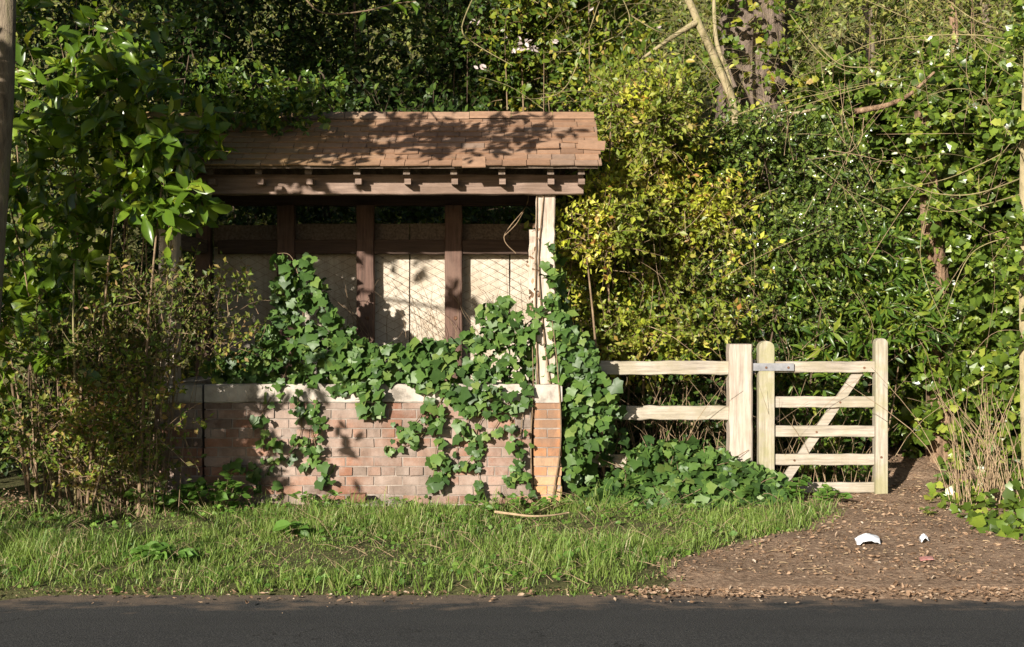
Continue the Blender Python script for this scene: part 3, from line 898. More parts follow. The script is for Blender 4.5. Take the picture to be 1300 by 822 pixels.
# ------------------------------------------------------------------ ivy on the shelter and fence
def ivy_patch(polys, yfun, size, nface=(-.2, -1.0, .45), rnd=0.38):
    Cs, Ss = [], []
    for (poly, n, y0, y1, sz) in polys:
        c = region(poly, y0, y1, n, 0.35); Cs.append(c); Ss.append(sz * rng.lognormal(0, 0.25, n))
    C = np.concatenate(Cs); S = np.concatenate(Ss)
    D = unit(np.array([0, -0.35, -0.75]) + rng.normal(0, 0.55, C.shape))
    Nn = unit(np.array(nface) + rng.normal(0, rnd, C.shape))
    return C, D, Nn, S


IVW = [
    ([(350, 322), (396, 324), (410, 352), (424, 395), (455, 425), (482, 440), (482, 500), (440, 500), (420, 500), (405, 520), (372, 522), (340, 512), (316, 500), (314, 440), (346, 405), (346, 350)], 700, -0.14, 0.22, 0.084),
    ([(262, 455), (320, 440), (320, 500), (275, 490), (258, 475)], 70, -0.02, 0.22, 0.10),
    ([(420, 425), (480, 438), (560, 428), (575, 440), (570, 490), (530, 492), (500, 478), (452, 492), (420, 500)], 390, -0.13, 0.22, 0.092),
    ([(455, 480), (490, 480), (475, 525), (455, 520)], 16, -0.10, -0.03, 0.115),
    ([(540, 445), (598, 412), (615, 385), (640, 375), (652, 395), (690, 385), (706, 375), (722, 400), (748, 432), (762, 470), (700, 490), (650, 492), (604, 505), (575, 508), (555, 490)], 560, -0.10, 0.26, 0.086),
    ([(690, 400), (735, 415), (775, 470), (785, 530), (768, 560), (742, 590), (735, 620), (726, 640), (714, 590), (718, 540), (706, 495), (690, 470)], 330, -0.10, 0.2, 0.082),
    ([(560, 490), (650, 490), (640, 520), (600, 525), (575, 520)], 46, -0.10, -0.03, 0.095),
    ([(690, 305), (705, 305), (708, 400), (690, 400)], 34, -0.03, 0.02, 0.085),
    ([(700, 300), (716, 330), (718, 400), (704, 400)], 34, 0.1, 0.3, 0.08),
]
RUN = [
    [(372, 505), (384, 540), (372, 575), (335, 592), (285, 588)],
    [(345, 505), (330, 535), (348, 560), (330, 600), (338, 622)],
    [(402, 505), (396, 545), (402, 575), (386, 602)],
    [(380, 520), (408, 535), (398, 560), (412, 600), (402, 612)],
    [(566, 495), (548, 535), (525, 560), (492, 572)],
    [(540, 490), (535, 525), (515, 548), (502, 545)],
    [(605, 495), (590, 545), (576, 590), (552, 612)],
    [(640, 490), (612, 535), (598, 575), (608, 612), (612, 628)],
    [(650, 500), (618, 560), (580, 600)],
    [(672, 490), (664, 540), (660, 580), (674, 622)],
    [(668, 500), (650, 540), (655, 590), (645, 620)],
    [(455, 495), (462, 515), (470, 530)],
    [(560, 520), (555, 590), (548, 620)],
]
IV = thing('wall_ivy', 'large-leaved ivy sprawling over the brick front wall and coping of the shelter', 'ivy', (-0.8, -0.05, 0))
C, D, Nn, S = ivy_patch(IVW, None, None)
ra_, rc, rd, rn, rs = [], [], [], [], []
for ln in RUN:
    pts = bez([P(x + rng.normal(0, 2), y, -0.025) for x, y in ln], 20)
    pts[:, 1] += rng.normal(0, 0.004, 20)
    ra_.append(pts)
    k = int(np.linalg.norm(np.diff(pts, axis=0), axis=1).sum() / 0.030)
    u = rng.uniform(0, 19, k).astype(int)
    rc.append(pts[u] + np.stack([rng.normal(0, 0.035, k), -0.012 - np.abs(rng.normal(0, 0.022, k)), rng.normal(0, 0.03, k)], 1))
    rd.append(unit(np.array([0, -0.3, -0.6]) + rng.normal(0, 0.6, (k, 3)))); rn.append(unit(np.array([-.25, -1, .35]) + rng.normal(0, 0.32, (k, 3))))
    rs.append(0.074 * rng.lognormal(0, 0.28, k))
C = np.concatenate([C] + rc); D = np.concatenate([D] + rd); Nn = np.concatenate([Nn] + rn); S = np.clip(np.concatenate([S] + rs) * .92, .035, .135)
keep = C[:, 2] > 0.04
V, Fc = leaves(C[keep], D[keep], Nn[keep], S[keep], 'ivy', rng.uniform(.85, 1.2, keep.sum()))
mesh_obj('foliage', V, [Fc], 'ivy', IV, True)
# stems: on the wall, over the boards and up the right post
SR = [np.array(ra_)]
extra = []
for ln, Y in (([(700, 500), (690, 420), (684, 330), (690, 250), (688, 222)], 0.012), ([(684, 500), (680, 400), (681, 300), (682, 225)], 0.012), ([(676, 640), (674, 560), (677, 500), (676, 440)], -0.03),
              ([(700, 640), (712, 560), (708, 470), (700, 400)], -0.03), ([(655, 322), (640, 300), (668, 262), (670, 240)], 0.3), ([(640, 300), (655, 285), (665, 268)], 0.3),
              ([(360, 480), (385, 400), (372, 330), (352, 322)], 0.05), ([(600, 480), (622, 420), (626, 375)], 0.1)):
    extra.append(bez([P(x, y, Y) for x, y in ln], 20))
for k in range(36):   # bare tangle over the chain link and boards
    x0, y0 = rng.uniform(400, 665), rng.uniform(425, 445); a = rng.normal(-0.5, 0.6); L0 = rng.uniform(25, 95)
    pts = [(x0, y0), (x0 + L0 * .4 * math.sin(a) + rng.normal(0, 6), y0 - L0 * .5), (x0 + L0 * math.sin(a) + rng.normal(0, 10), y0 - L0)]
    extra.append(bez([P(x, max(y, 335), 0.95 + rng.uniform(-.1, .15)) for x, y in pts], 20))
SR.append(np.array(extra)); SR = np.concatenate(SR)
rad = np.linspace(0.0048, 0.0024, 20)[None].repeat(len(SR), 0); rad[len(RUN):len(RUN) + 4] *= 1.6; rad[len(RUN) + 8:] *= 0.5
tube_obj('stems', SR, rad, 'twig', IV, 4)
# dead leaves caught on the right post
n = 26
q = np.array([P(rng.normal(678, 4), rng.uniform(290, 400), 0.0 + rng.uniform(-.02, .05)) for _ in range(n)])
V, Fc = leaves(q, unit(rng.normal(0, 1, (n, 3))), unit(np.array([0, -1, .2]) + rng.normal(0, .6, (n, 3))), rng.uniform(.03, .06, n), 'curl')
mesh_obj('dead_leaves', V, [Fc], 'dead', IV)

GI = thing('creeping_ivy', 'low mound of ivy spreading over the foot of the rail fence and gate post', 'ivy', (1.6, 0.1, 0))
poly = [(722, 645), (745, 612), (792, 604), (802, 576), (850, 563), (905, 572), (955, 590), (990, 602), (1002, 628), (985, 650), (930, 650), (880, 658), (820, 655), (760, 645)]
c = region(poly, -0.35, 0.36, 1050, 0.2)
c[:, 1] = np.clip(0.36 - 0.9 * (0.42 - c[:, 2]) + rng.normal(0, 0.06, len(c)), -0.6, 0.36)
c[:, 2] = np.maximum(c[:, 2], gz(c[:, 0], c[:, 1]) + 0.03)
V, Fc = leaves(c, unit(np.array([0, -0.5, -0.4]) + rng.normal(0, .6, c.shape)), unit(np.array([-.2, -.8, .8]) + rng.normal(0, .42, c.shape)), 0.082 * np.clip(rng.lognormal(0, .28, len(c)), .4, 1.5), 'ivy')
c2 = region([(735, 480), (785, 500), (800, 560), (760, 600), (730, 590)], 0.3, 0.36, 60)
V2, F2 = leaves(c2, unit(np.array([0, -0.5, -0.4]) + rng.normal(0, .6, c2.shape)), unit(np.array([-.2, -.8, .6]) + rng.normal(0, .42, c2.shape)), 0.09 * rng.lognormal(0, .28, len(c2)), 'ivy')
mesh_obj('foliage', np.concatenate([V, V2]), [np.concatenate([Fc, F2 + len(V)])], 'ivy', GI, True)
sl = []
for k in range(60):
    a = c[rng.integers(len(c))]; e = a + rng.normal(0, .2, 3) * np.array([1.4, .4, .3])
    a = np.array([a[0], min(a[1] + .05, .3), 0.0])
    sl.append(bez([a, (a + e) / 2 + rng.normal(0, .05, 3), e], 8))
tube_obj('stems', np.array(sl), np.full((60, 8), 0.003), 'twig', GI, 4)

# ------------------------------------------------------------------ bushes and hedge
plant('laurel_bush', 'cherry laurel with large bright green leaves hanging over the left end of the roof', 'laurel bush',
      np.concatenate([region([(18, 90), (90, 20), (140, 60), (215, 120), (265, 190), (262, 250), (215, 275), (185, 285), (150, 330), (110, 430), (90, 480), (0, 470), (-60, 380), (-60, 120)], -0.75, 0.3, 80, 0.5),
                      region([(105, 110), (230, 118), (262, 165), (262, 235), (235, 262), (180, 262), (105, 250)], -0.8, -0.35, 34, 0.3),
                      region([(-80, 0), (230, 60), (230, 210), (120, 420), (-80, 520)], 0.2, 0.9, 55, 0.3)]),
      0.14, 2.6, 0.24, 8, 0.135, 'laurel', 'laurel', 'twig', face=(-.3, -.75, .6), rnd=0.55, droop=0.15, spread=0.9, twr=0.005, base_y=0.2)
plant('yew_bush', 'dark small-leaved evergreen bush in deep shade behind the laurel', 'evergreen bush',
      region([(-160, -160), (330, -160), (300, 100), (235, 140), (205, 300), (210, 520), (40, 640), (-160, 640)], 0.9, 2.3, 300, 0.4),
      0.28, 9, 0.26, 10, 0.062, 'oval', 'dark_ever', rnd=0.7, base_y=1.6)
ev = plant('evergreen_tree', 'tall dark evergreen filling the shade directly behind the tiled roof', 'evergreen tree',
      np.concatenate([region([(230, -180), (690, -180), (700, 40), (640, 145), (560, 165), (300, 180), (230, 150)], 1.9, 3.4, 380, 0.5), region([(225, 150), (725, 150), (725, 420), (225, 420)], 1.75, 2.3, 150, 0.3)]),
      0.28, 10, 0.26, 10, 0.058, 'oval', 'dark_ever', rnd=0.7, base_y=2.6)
bc = region([(265, 100), (390, 105), (440, 125), (408, 138), (380, 160), (330, 166), (300, 150), (255, 145)], 0.0, 0.35, 30, 0.2)
bl, (V, Fc) = twig_cloud(bc, 0.11, 6, 0.18, 9, 0.056, 'oval', rnd=0.6)
mesh_obj('bough_leaves', V, [Fc], 'lance', ev)
LL = [bez([(c_[0] + rng.normal(0, .2), 2.3, 2.4), (c_[0] * .7 - .6, 1.3, 3.55), c_ + np.array([0, 0.3, 0.15]), c_], 10) for c_ in bc[::4]]
tube_obj('bough', np.array(LL), np.linspace(.014, .004, 10)[None].repeat(len(LL), 0), 'twig_dark', ev, 5)
plant('golden_privet', 'yellow-leaved privet thicket against the right end of the shelter', 'privet bush',
      np.concatenate([region([(760, 110), (835, 95), (860, 140), (872, 230), (862, 350), (868, 452), (770, 455), (748, 400), (722, 330), (745, 270), (770, 235), (762, 170)], 0.2, 1.9, 250, 0.65),
                      region([(860, 250), (940, 230), (960, 330), (930, 440), (870, 455)], 0.6, 1.1, 20),
                      region([(735, 255), (800, 250), (800, 300), (740, 330)], 0.1, 0.5, 20)]),
      0.17, 9, 0.24, 10, 0.050, 'small', 'yellow', 'twig', rnd=0.6, base_y=1.0, up=0.2)
plant('bramble_bush', 'green bramble growing up through the yellow privet', 'bramble',
      region([(700, 210), (760, 100), (870, 100), (900, 240), (890, 455), (745, 455)], 0.7, 2.0, 150, 0.4),
      0.2, 8, 0.26, 9, 0.058, 'oval', 'mixed', 'twig_dark', rnd=0.7, base_y=1.5)
plant('holly_bush', 'glossy dark green holly above the field gate', 'holly bush',
      region([(865, 195), (930, 165), (1000, 165), (1060, 180), (1115, 260), (1090, 350), (1030, 450), (900, 455), (872, 420), (880, 300)], 0.8, 2.2, 350, 0.65),
      0.18, 9, 0.22, 10, 0.052, 'holly', 'holly', 'twig_dark', rnd=0.75, base_y=1.6)
plant('mixed_hedge', 'tangled green hedge rising behind the right half of the roof', 'hedge',
      region([(560, -170), (780, -170), (820, 60), (850, 190), (760, 240), (755, 130), (650, 140), (640, 60)], 1.7, 3.0, 320, 0.5),
      0.25, 9, 0.28, 9, 0.060, 'oval', 'mixed', 'twig', rnd=0.7, base_y=2.4)
plant('lance_leaf_shrub', 'bright green shrub with long narrow leaves just over the top of the gate', 'shrub',
      region([(1010, 330), (1110, 290), (1170, 330), (1180, 420), (1100, 450), (1070, 600), (1000, 610), (980, 450)], 0.95, 1.6, 110, 0.4),
      0.16, 5, 0.24, 9, 0.115, 'lance', 'lance', 'twig', rnd=0.6, droop=0.2, spread=0.8, base_y=1.3)
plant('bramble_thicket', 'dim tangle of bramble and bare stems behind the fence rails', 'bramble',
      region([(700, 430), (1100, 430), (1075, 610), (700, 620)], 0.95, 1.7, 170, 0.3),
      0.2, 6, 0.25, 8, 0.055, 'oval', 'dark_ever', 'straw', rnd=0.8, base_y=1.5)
plant('ivy_hedge', 'broad bank of glossy ivy to the right of the gate', 'ivy',
      region([(1130, 400), (1200, 380), (1330, 380), (1590, 400), (1590, 600), (1420, 610), (1290, 600), (1250, 552), (1215, 548), (1150, 560), (1120, 560)], 1.35, 2.7, 520, 0.5),
      0.18, 7, 0.2, 9, 0.072, 'ivy_lo', 'ivy_bank', 'twig', rnd=0.5, base_y=2.2)
plant('climbing_ivy', 'wall of climbing ivy below the arching bare branches at top right', 'ivy',
      region([(1010, 130), (1060, 90), (1180, 70), (1330, 110), (1560, 60), (1590, 420), (1190, 420), (1120, 330), (1110, 230), (1040, 190)], 1.9, 3.6, 680, 0.55),
      0.2, 7, 0.22, 9, 0.070, 'ivy_lo', 'ivy_bank', 'twig', rnd=0.55, base_y=3.0)
plant('browning_shrub', 'sparse shrub of yellow and brown leaves in front of the left post', 'shrub',
      np.concatenate([region([(45, 440), (110, 380), (180, 360), (205, 400), (212, 480), (220, 590), (190, 625), (50, 625), (30, 590)], -0.85, -0.1, 118, 0.4),
                      region([(200, 340), (262, 345), (335, 370), (345, 420), (300, 445), (235, 470)], -0.5, -0.1, 18, 0.3)]),
      0.15, 7, 0.27, 9, 0.042, 'small', 'brown_leaf', 'twig', rnd=0.7, base_y=-0.3, up=0.5, pull=0.3)

HT = thing('dead_bramble', 'pale bare bramble stems trailing across the face of the holly and privet', 'bramble', (1.8, 0.9, 0))
LL = []
for k in range(150):
    x0, y0 = rng.uniform(700, 1280), rng.uniform(130, 560); a = rng.normal(-1.4, .75); l = rng.uniform(35, 150)
    e = (x0 + l * math.cos(a), y0 + l * math.sin(a)); md = ((x0 + e[0]) / 2 + rng.normal(0, 14), (y0 + e[1]) / 2 + rng.normal(0, 8))
    Y0 = rng.uniform(.3, 1.3) if x0 < 1120 else rng.uniform(1.2, 1.9)
    LL.append(bez([P(x0, y0, Y0 + .2), P(md[0], md[1], Y0 - .05), P(e[0], e[1], Y0)], 12))
tag(tube_obj('stems', np.array(LL), np.linspace(1.0, .4, 12)[None] * rng.uniform(0.0014, 0.0034, (len(LL), 1)), 'straw', HT, 4), kind='stuff')
SP = thing('bare_sapling', 'single pale upright bare sapling stem in front of the laurel', 'sapling', (P(93, 600, -.35)[0], -.35, 0))
L = bez([(P(96, 600, -.35)[0], -.35, -.02), P(95, 480, -.7), P(93, 410, -.8), P(94, 335, -.8)], 20)
tube_obj('stem', L[None], np.linspace(.012, .006, 20)[None], 'twig_green', SP, 8)
L = np.array([bez([P(94, y, -.8), P(94 + d * 7, y - 8, -.82), P(94 + d * 16, y - 22, -.83)], 8) for y, d in ((400, 1), (440, -1), (375, -1), (425, 1))])
tube_obj('shoots', L, np.linspace(.004, .0015, 8)[None].repeat(4, 0), 'twig_green', SP, 4)

# bare stalks and twigs
def stalks(name, label, cat, px0, px1, py_base, Y, n, hmin, hmax, spread, mat, rmin=0.002, rmax=0.005, lean=0.0):
    xa, xb_ = P(px0, py_base, Y)[0], P(px1, py_base, Y)[0]
    LL = []
    for k in range(n):
        x = rng.uniform(xa, xb_); y = Y + rng.normal(0, .12); z = float(gz(x, y)) - .02; h = rng.uniform(hmin, hmax)
        dx = lean * h + rng.normal(0, spread) * h; dy = rng.normal(-.05, spread * .6) * h
        LL.append(bez([(x, y, z), (x + dx * .35 + rng.normal(0, .02), y + dy * .4, z + h * .55), (x + dx, y + dy, z + h)], 8))
    o = thing(name, label, cat, ((xa + xb_) / 2, Y, float(gz((xa + xb_) / 2, Y))))
    tube_obj('stems', np.array(LL), np.linspace(1, .4, 8)[None] * rng.uniform(rmin, rmax, (n, 1)), mat, o, 4)
    return o


stalks('dry_stalks', 'clump of dry straw-coloured stalks standing at the right edge of the path', 'dead stalks', 1205, 1300, 640, -0.1, 85, 0.3, 1.1, 0.32, 'straw', lean=-0.12)
stalks('bramble_canes', 'thin brown bramble canes crossing behind and in front of the rails', 'canes', 760, 1110, 600, 0.75, 130, 0.4, 1.1, 0.5, 'straw', 0.0015, 0.004)
stalks('sapling_shoots', 'thin upright bare shoots among the browning leaves at left', 'shoots', 60, 240, 625, -0.4, 60, 0.7, 1.7, 0.15, 'twig', 0.002, 0.005)
stalks('dead_nettle_stems', 'dim thicket of bare stems in the gap beside the right front post', 'stems', 718, 775, 600, 0.9, 26, 0.8, 2.0, 0.12, 'twig_dark', 0.002, 0.004)

# ------------------------------------------------------------------ trunks
def tree(name, label, cat, pts, r0, r1, mat, limbs=(), lr=0.03, group=None, lmat=None, rough=0.12):
    b = pts[0]
    o = thing(name, label, cat, (b[0], b[1], float(gz(b[0], b[1]))), group)
    trunk_obj('trunk', pts, r0, r1, mat, o, rough=rough)
    for l in limbs:
        trunk_obj('limb', l, lr, lr * 0.4, lmat or mat, o, m=24, sides=8, rough=0.08)
    return o


def base_at(px, Y):
    x = (px - 650) * (10 + Y) / 1600
    return np.array([x, Y, float(gz(x, Y)) - 0.15])


bt = tree('old_oak_tree', 'massive dark furrowed trunk standing behind the pale forked stems', 'tree', [base_at(952, 3.0), P(955, 100, 3.0), P(960, 0, 3.05), P(962, -260, 3.1)], 0.40, 0.33, 'bark_dark',
          [[P(965, -120, 3.0), P(1040, -200, 2.8), P(1120, -300, 2.7)]], 0.1)
c = region([(900, -150), (1010, -150), (1015, 135), (900, 125)], 2.35, 2.6, 44)
_, (V, Fc) = twig_cloud(c, 0.12, 3, 0.16, 7, 0.06, 'ivy_lo')
mesh_obj('foliage', V, [Fc], 'mixed', bt)
et = tree('elder_tree', 'pale crooked forked stem leaning left in front of the dark trunk', 'tree', [base_at(945, 1.4), P(943, 300, 1.4), P(934, 150, 1.35), P(912, 85, 1.35), P(885, 25, 1.3), P(855, -60, 1.25), P(850, -200, 1.2)], 0.042, 0.026, 'bark_pale',
          [[P(936, 150, 1.35), P(922, 90, 1.45), P(908, 40, 1.5), P(906, -80, 1.5)], [P(885, 28, 1.3), P(850, 50, 1.2), P(815, 75, 1.1)], [P(936, 160, 1.3), P(900, 185, 1.2), P(893, 210, 1.2)], [P(938, 162, 1.3), P(985, 150, 1.25), P(1040, 138, 1.3)], [P(950, 165, 1.3), P(920, 185, 1.2), P(905, 200, 1.1)]], 0.03, rough=0.08)
tree('leaning_tree', 'grey-brown trunk at the far left edge, leaning and partly behind laurel leaves', 'tree', [base_at(-30, -1.0) , P(-14, 400, -1.0), P(3, 150, -1.0), P(8, 0, -1.0), P(14, -260, -1.0)], 0.085, 0.06, 'bark_grey', rough=0.1)
mt = tree('mossy_tree', 'yellowish trunk cut by the right edge of the frame', 'tree', [base_at(1308, 0.6), P(1304, 500, 0.6), P(1303, 250, 0.6), P(1310, 0, 0.6), P(1322, -300, 0.6)], 0.07, 0.05, 'bark_pale', rough=0.15)
c = np.concatenate([region([(1285, 280), (1325, 280), (1325, 480), (1285, 480)], 0.45, 0.55, 16), region([(1285, -30), (1325, -30), (1325, 180), (1285, 180)], 0.45, 0.55, 14)])
_, (V, Fc) = twig_cloud(c, 0.1, 3, 0.15, 7, 0.065, 'ivy_lo')
mesh_obj('foliage', V, [Fc], 'ivy_bank', mt)
stp = tree('peeling_trunk', 'short stump of brown peeling bark wrapped in ivy', 'tree stump', [base_at(1195, 1.6), P(1192, 400, 1.65), P(1186, 300, 1.7), P(1180, 220, 1.8), P(1172, 140, 1.9)], 0.10, 0.055, 'bark_peel', rough=0.3)
c = np.concatenate([region([(1150, 200), (1230, 200), (1240, 420), (1160, 430)], 1.45, 1.6, 30), region([(1170, 395), (1225, 395), (1225, 560), (1165, 560)], 1.35, 1.5, 30), region([(1160, 130), (1215, 130), (1210, 250), (1165, 250)], 1.6, 1.75, 18)])
_, (V, Fc) = twig_cloud(c, 0.1, 3, 0.15, 7, 0.07, 'ivy_lo')
mesh_obj('foliage', V, [Fc], 'ivy_bank', stp)
far = [(1102, 6.5, 0.07, 'slim pale trunk on the slope, nearest the big dark trunk'), (1210, 6.0, 0.06, 'slim pink-grey trunk in the middle of the slope at top right'), (1252, 8.0, 0.06, 'distant thin trunk near the top right corner')]
for px, Y, r, lb in far:
    t = tree('slender_tree', lb, 'tree', [base_at(px, Y), P(px + 2, 40, Y), P(px - 6, -60, Y), P(px + 8, -400, Y), P(px, -800, Y)], r, r * 0.5, 'bark_grey' if px != 1210 else 'bark_peel', group='slender trees on the slope')
    c = region([(px - 90, -900), (px + 90, -900), (px + 80, -620), (px - 80, -620)], Y - .6, Y + .6, 34)
    _, (V, Fc) = twig_cloud(c, 0.3, 6, 0.35, 8, 0.08, 'oval')
    mesh_obj('crown', V, [Fc], 'olive', t)

plant('hazel_scrub', 'thin olive scrub half hiding the trunks at the top right', 'scrub',
      region([(985, -60), (1320, -60), (1320, 105), (1180, 80), (1080, 95), (1000, 120), (960, 90)], 2.3, 3.6, 90, 0.3),
      0.22, 6, 0.3, 9, 0.055, 'small', 'olive', 'twig', rnd=0.7, base_y=3.0, up=0.5)

# arching bare branches at top right
AR = thing('arching_branches', 'long bare yellowish branches arching across the top right', 'bare shrub', (4.6, 1.4, float(gz(4.6, 1.4))))
arcs = [[(1330, 90), (1230, 40), (1150, 20), (1050, -20)], [(1330, 60), (1240, 20), (1190, -10)], [(1330, 130), (1260, 75), (1200, 10)], [(1330, 70), (1250, 45), (1120, 55), (1050, 85)],
        [(1300, 190), (1200, 225), (1120, 245)], [(1320, 215), (1250, 240), (1190, 242), (1150, 230)], [(1320, 240), (1260, 262), (1210, 268), (1180, 260)], [(1300, 200), (1270, 150), (1230, 110), (1170, 120)],
        [(985, 145), (1060, 125), (1120, 105)], [(1000, 20), (1045, 70), (1085, 90), (1125, 85), (1150, 55)], [(1040, 60), (1070, 85), (1110, 88)], [(870, 165), (960, 140), (1080, 110), (1150, 95)],
        [(780, -10), (800, 30), (745, 60), (690, 70)], [(800, 20), (840, 45), (880, 38)], [(600, -10), (590, 35), (610, 55), (650, 80)], [(760, 0), (720, 100), (690, 125), (650, 130)], [(1190, 240), (1175, 330), (1195, 420)], [(1315, 300), (1240, 320), (1200, 400)]]
LL = [bez([P(x + rng.normal(0, 3), y + rng.normal(0, 3), 0.9 + 0.25 * rng.normal()) for x, y in a], 24) for a in arcs]
tube_obj('main_stems', np.array(LL), np.linspace(1.0, .45, 24)[None] * rng.uniform(0.0038, 0.0075, (len(LL), 1)), 'twig_green', AR, 6)
LL = []
for k in range(230):
    x0, y0 = rng.uniform(680, 1330), rng.uniform(-20, 150 if rng.uniform() < .7 else 430); a = rng.uniform(-2.8, 0.2); l = rng.uniform(30, 120)
    e = (x0 + l * math.cos(a), y0 + l * math.sin(a) * .7); md = ((x0 + e[0]) / 2 + rng.normal(0, 9), (y0 + e[1]) / 2 - abs(rng.normal(0, 9)))
    Y0 = rng.uniform(0.6, 1.6)
    LL.append(bez([P(x0, y0, Y0), P(md[0], md[1], Y0 - .1), P(e[0], e[1], Y0 - .15)], 10))
tube_obj('branchwork', np.array(LL), np.linspace(1.0, .4, 10)[None] * rng.uniform(0.0016, 0.0036, (len(LL), 1)), 'twig_green', AR, 3)['kind'] = 'stuff'

cl = np.array([P(px + rng.normal(0, 4), py + rng.normal(0, 4), 0.85 + rng.normal(0, .04)) for (px, py, k) in ((664, 52, 8), (655, 62, 9), (675, 60, 8), (604, 33, 3), (612, 86, 4), (640, 47, 2), (752, 8, 3), (835, 35, 2), (818, 98, 2), (700, 55, 2)) for _ in range(k)])
V, Fc = leaves(cl, unit(rng.normal(0, 1, cl.shape)), unit(np.array([-.2, -.9, .3]) + rng.normal(0, .6, cl.shape)), rng.uniform(.035, .065, len(cl)), 'curl')
tag(mesh_obj('seed_heads', V, [Fc], 'seed', AR), kind='stuff')  # pale dry seed heads, shaped from clustered curled leaves
yl = np.array([P(px + rng.normal(0, 4), py + rng.normal(0, 4), .85) for px, py in ((1082, 22), (1163, 28), (1112, 82), (1140, 85), (925, 82), (985, 100), (1060, 30), (800, 60), (745, 62), (770, 40), (1240, 150), (960, 130)) for _ in range(3)])
V, Fc = leaves(yl, unit(rng.normal(0, 1, yl.shape)), unit(np.array([-.3, -.8, .5]) + rng.normal(0, .4, yl.shape)), rng.uniform(.05, .08, len(yl)), 'oval')
mesh_obj('yellow_leaves', V, [Fc], 'yellow', AR)
SB = thing('snapped_branch', 'snapped reddish bough jutting from the ivy right of the dark trunk', 'branch', P(1122, 134, 1.7))
trunk_obj('stem', [P(1085, 142, 1.9), P(1125, 134, 1.75), P(1155, 120, 1.75), P(1186, 92, 1.8)], .028, .012, 'bark_peel', SB, m=20, sides=8)

# undergrowth on the bank
n = 110000
x = rng.uniform(-9, 11, n); y = 2.6 + 11 * rng.uniform(0, 1, n) ** 0.9
c = np.stack([x, y, gz(x, y) + np.abs(rng.normal(0, 0.22, n)) * (0.4 + (np.sin(x * 2.3 + y * 1.1) > 0))], 1)
V, Fc = leaves(c, unit(np.array([0, -.4, .3]) + rng.normal(0, .7, c.shape)), unit(np.array([-.2, -.6, .8]) + rng.normal(0, .55, c.shape)), 0.085 * rng.lognormal(0, .3, n), 'small')
tag(mesh_obj('undergrowth', V, [Fc], 'olive'), 'olive green undergrowth covering the slope behind the hedge', 'undergrowth', kind='stuff')

# ------------------------------------------------------------------ the shade tree: stands off to the left of the road, its crown shades the left of the scene
ST = thing('shade_tree', 'broad-leaved tree out to the left whose boughs shade the roof', 'tree', (-6.6, -3.4, float(gz(-6.6, -3.4))))
shade = []   # (px, py, Y of shaded place, distance to the crown, radius, twigs)
for px in range(-150, 640, 62):
    for py in range(-140, 150 if px > 250 else 100, 58):
        f = 1.0 if px < 560 else 0.5
        shade.append((px, py, 2.4, rng.uniform(6.5, 8.0), 0.42, 32 * f))
for px in range(-120, 230, 60):
    for py in range(120, 640, 60):
        if rng.uniform() < 0.10:
            shade.append((px, py, -0.2, rng.uniform(4.5, 6.0), 0.30, 8))
for (px, py) in ((250, 160), (290, 190), (320, 150), (250, 210), (370, 175), (340, 200), (410, 150), (450, 165), (300, 230), (385, 195), (450, 195), (425, 212), (500, 150), (540, 165), (505, 180), (560, 180), (585, 160), (620, 165), (640, 175), (390, 140), (350, 235), (240, 240), (480, 150), (600, 178), (660, 168), (530, 190), (470, 180), (270, 215), (300, 205), (360, 150), (400, 210), (455, 145), (300, 165), (415, 175), (240, 180), (350, 185), (690, 160), (560, 150), (520, 145), (230, 200), (265, 190), (290, 150), (330, 215), (345, 165), (375, 205), (400, 165), (430, 185), (445, 210), (225, 165), (310, 185)):
    shade.append((px, py, 0.05, rng.uniform(3.0, 3.7), 0.17, 6.5 if px < 430 else 4.0))
for (px, py) in ((250, 300), (290, 350), (270, 400), (320, 380), (300, 430), (330, 345), (260, 470), (310, 340), (275, 360), (335, 400), (250, 430)):
    shade.append((px, py, 1.0, rng.uniform(5.5, 6.2), 0.25, 14))
for (px, py) in ((275, 540), (255, 590), (290, 590), (240, 520), (300, 620), (270, 500), (230, 560), (300, 555)):
    shade.append((px, py, 0.0, rng.uniform(3.4, 4.0), 0.18, 15))
for (px, py, w) in ((545, 350, 3), (520, 340, 2), (445, 540, 2), (430, 480, 4), (400, 560, 3), (390, 400, 4), (350, 620, 4), (440, 600, 2)):
    shade.append((px, py, 0.3, rng.uniform(4.0, 4.6), 0.14, w))
for (px, py) in ((40, 680), (120, 700), (180, 650), (-20, 660), (250, 660)):
    shade.append((px, py, -1.5, rng.uniform(3.4, 4.2), 0.25, 5))
cent = np.array([P(a, b, Y) + SUN * t for a, b, Y, t, r, w in shade])
lines, (V, Fc) = [], ([], [])
allL, allV, allF, off = [], [], [], 0
for cc, (a, b, Y, t, r, w) in zip(cent, shade):
    l, (v, f) = twig_cloud(cc[None], r, w, 0.26, 8, 0.105, 'laurel', up=0.3, front=0.2, face=(-.4, -.8, .45), rnd=0.6, spread=0.9)
    allL.append(l); allV.append(v); allF.append(f + off); off += len(v)
mesh_obj('foliage', np.concatenate(allV), [np.concatenate(allF)], 'laurel', ST)
L = np.concatenate(allL)
tube_obj('branchwork', L, np.linspace(.004, .0015, 4)[None].repeat(len(L), 0), 'twig_dark', ST, 3)
trunk_obj('trunk', [(-6.6, -3.4, -0.2), (-6.5, -3.5, 1.6), (-6.7, -3.4, 3.4), (-6.4, -3.3, 5.4), (-6.6, -3.3, 8.2)], 0.24, 0.07, 'bark_grey', ST)
hub = np.array([[-6.5, -3.5, 1.6], [-6.7, -3.4, 3.2], [-6.4, -3.3, 5.2], [-6.5, -3.3, 7.0]])
LL = []
for i in range(0, len(cent), 3):
    h = hub[np.argmin(np.abs(hub[:, 2] + 0.5 - cent[i][2]))]
    LL.append(bez([h, h * .5 + cent[i] * .5 + np.array([0, 0, .12]) + rng.normal(0, .1, 3), cent[i]], 10))
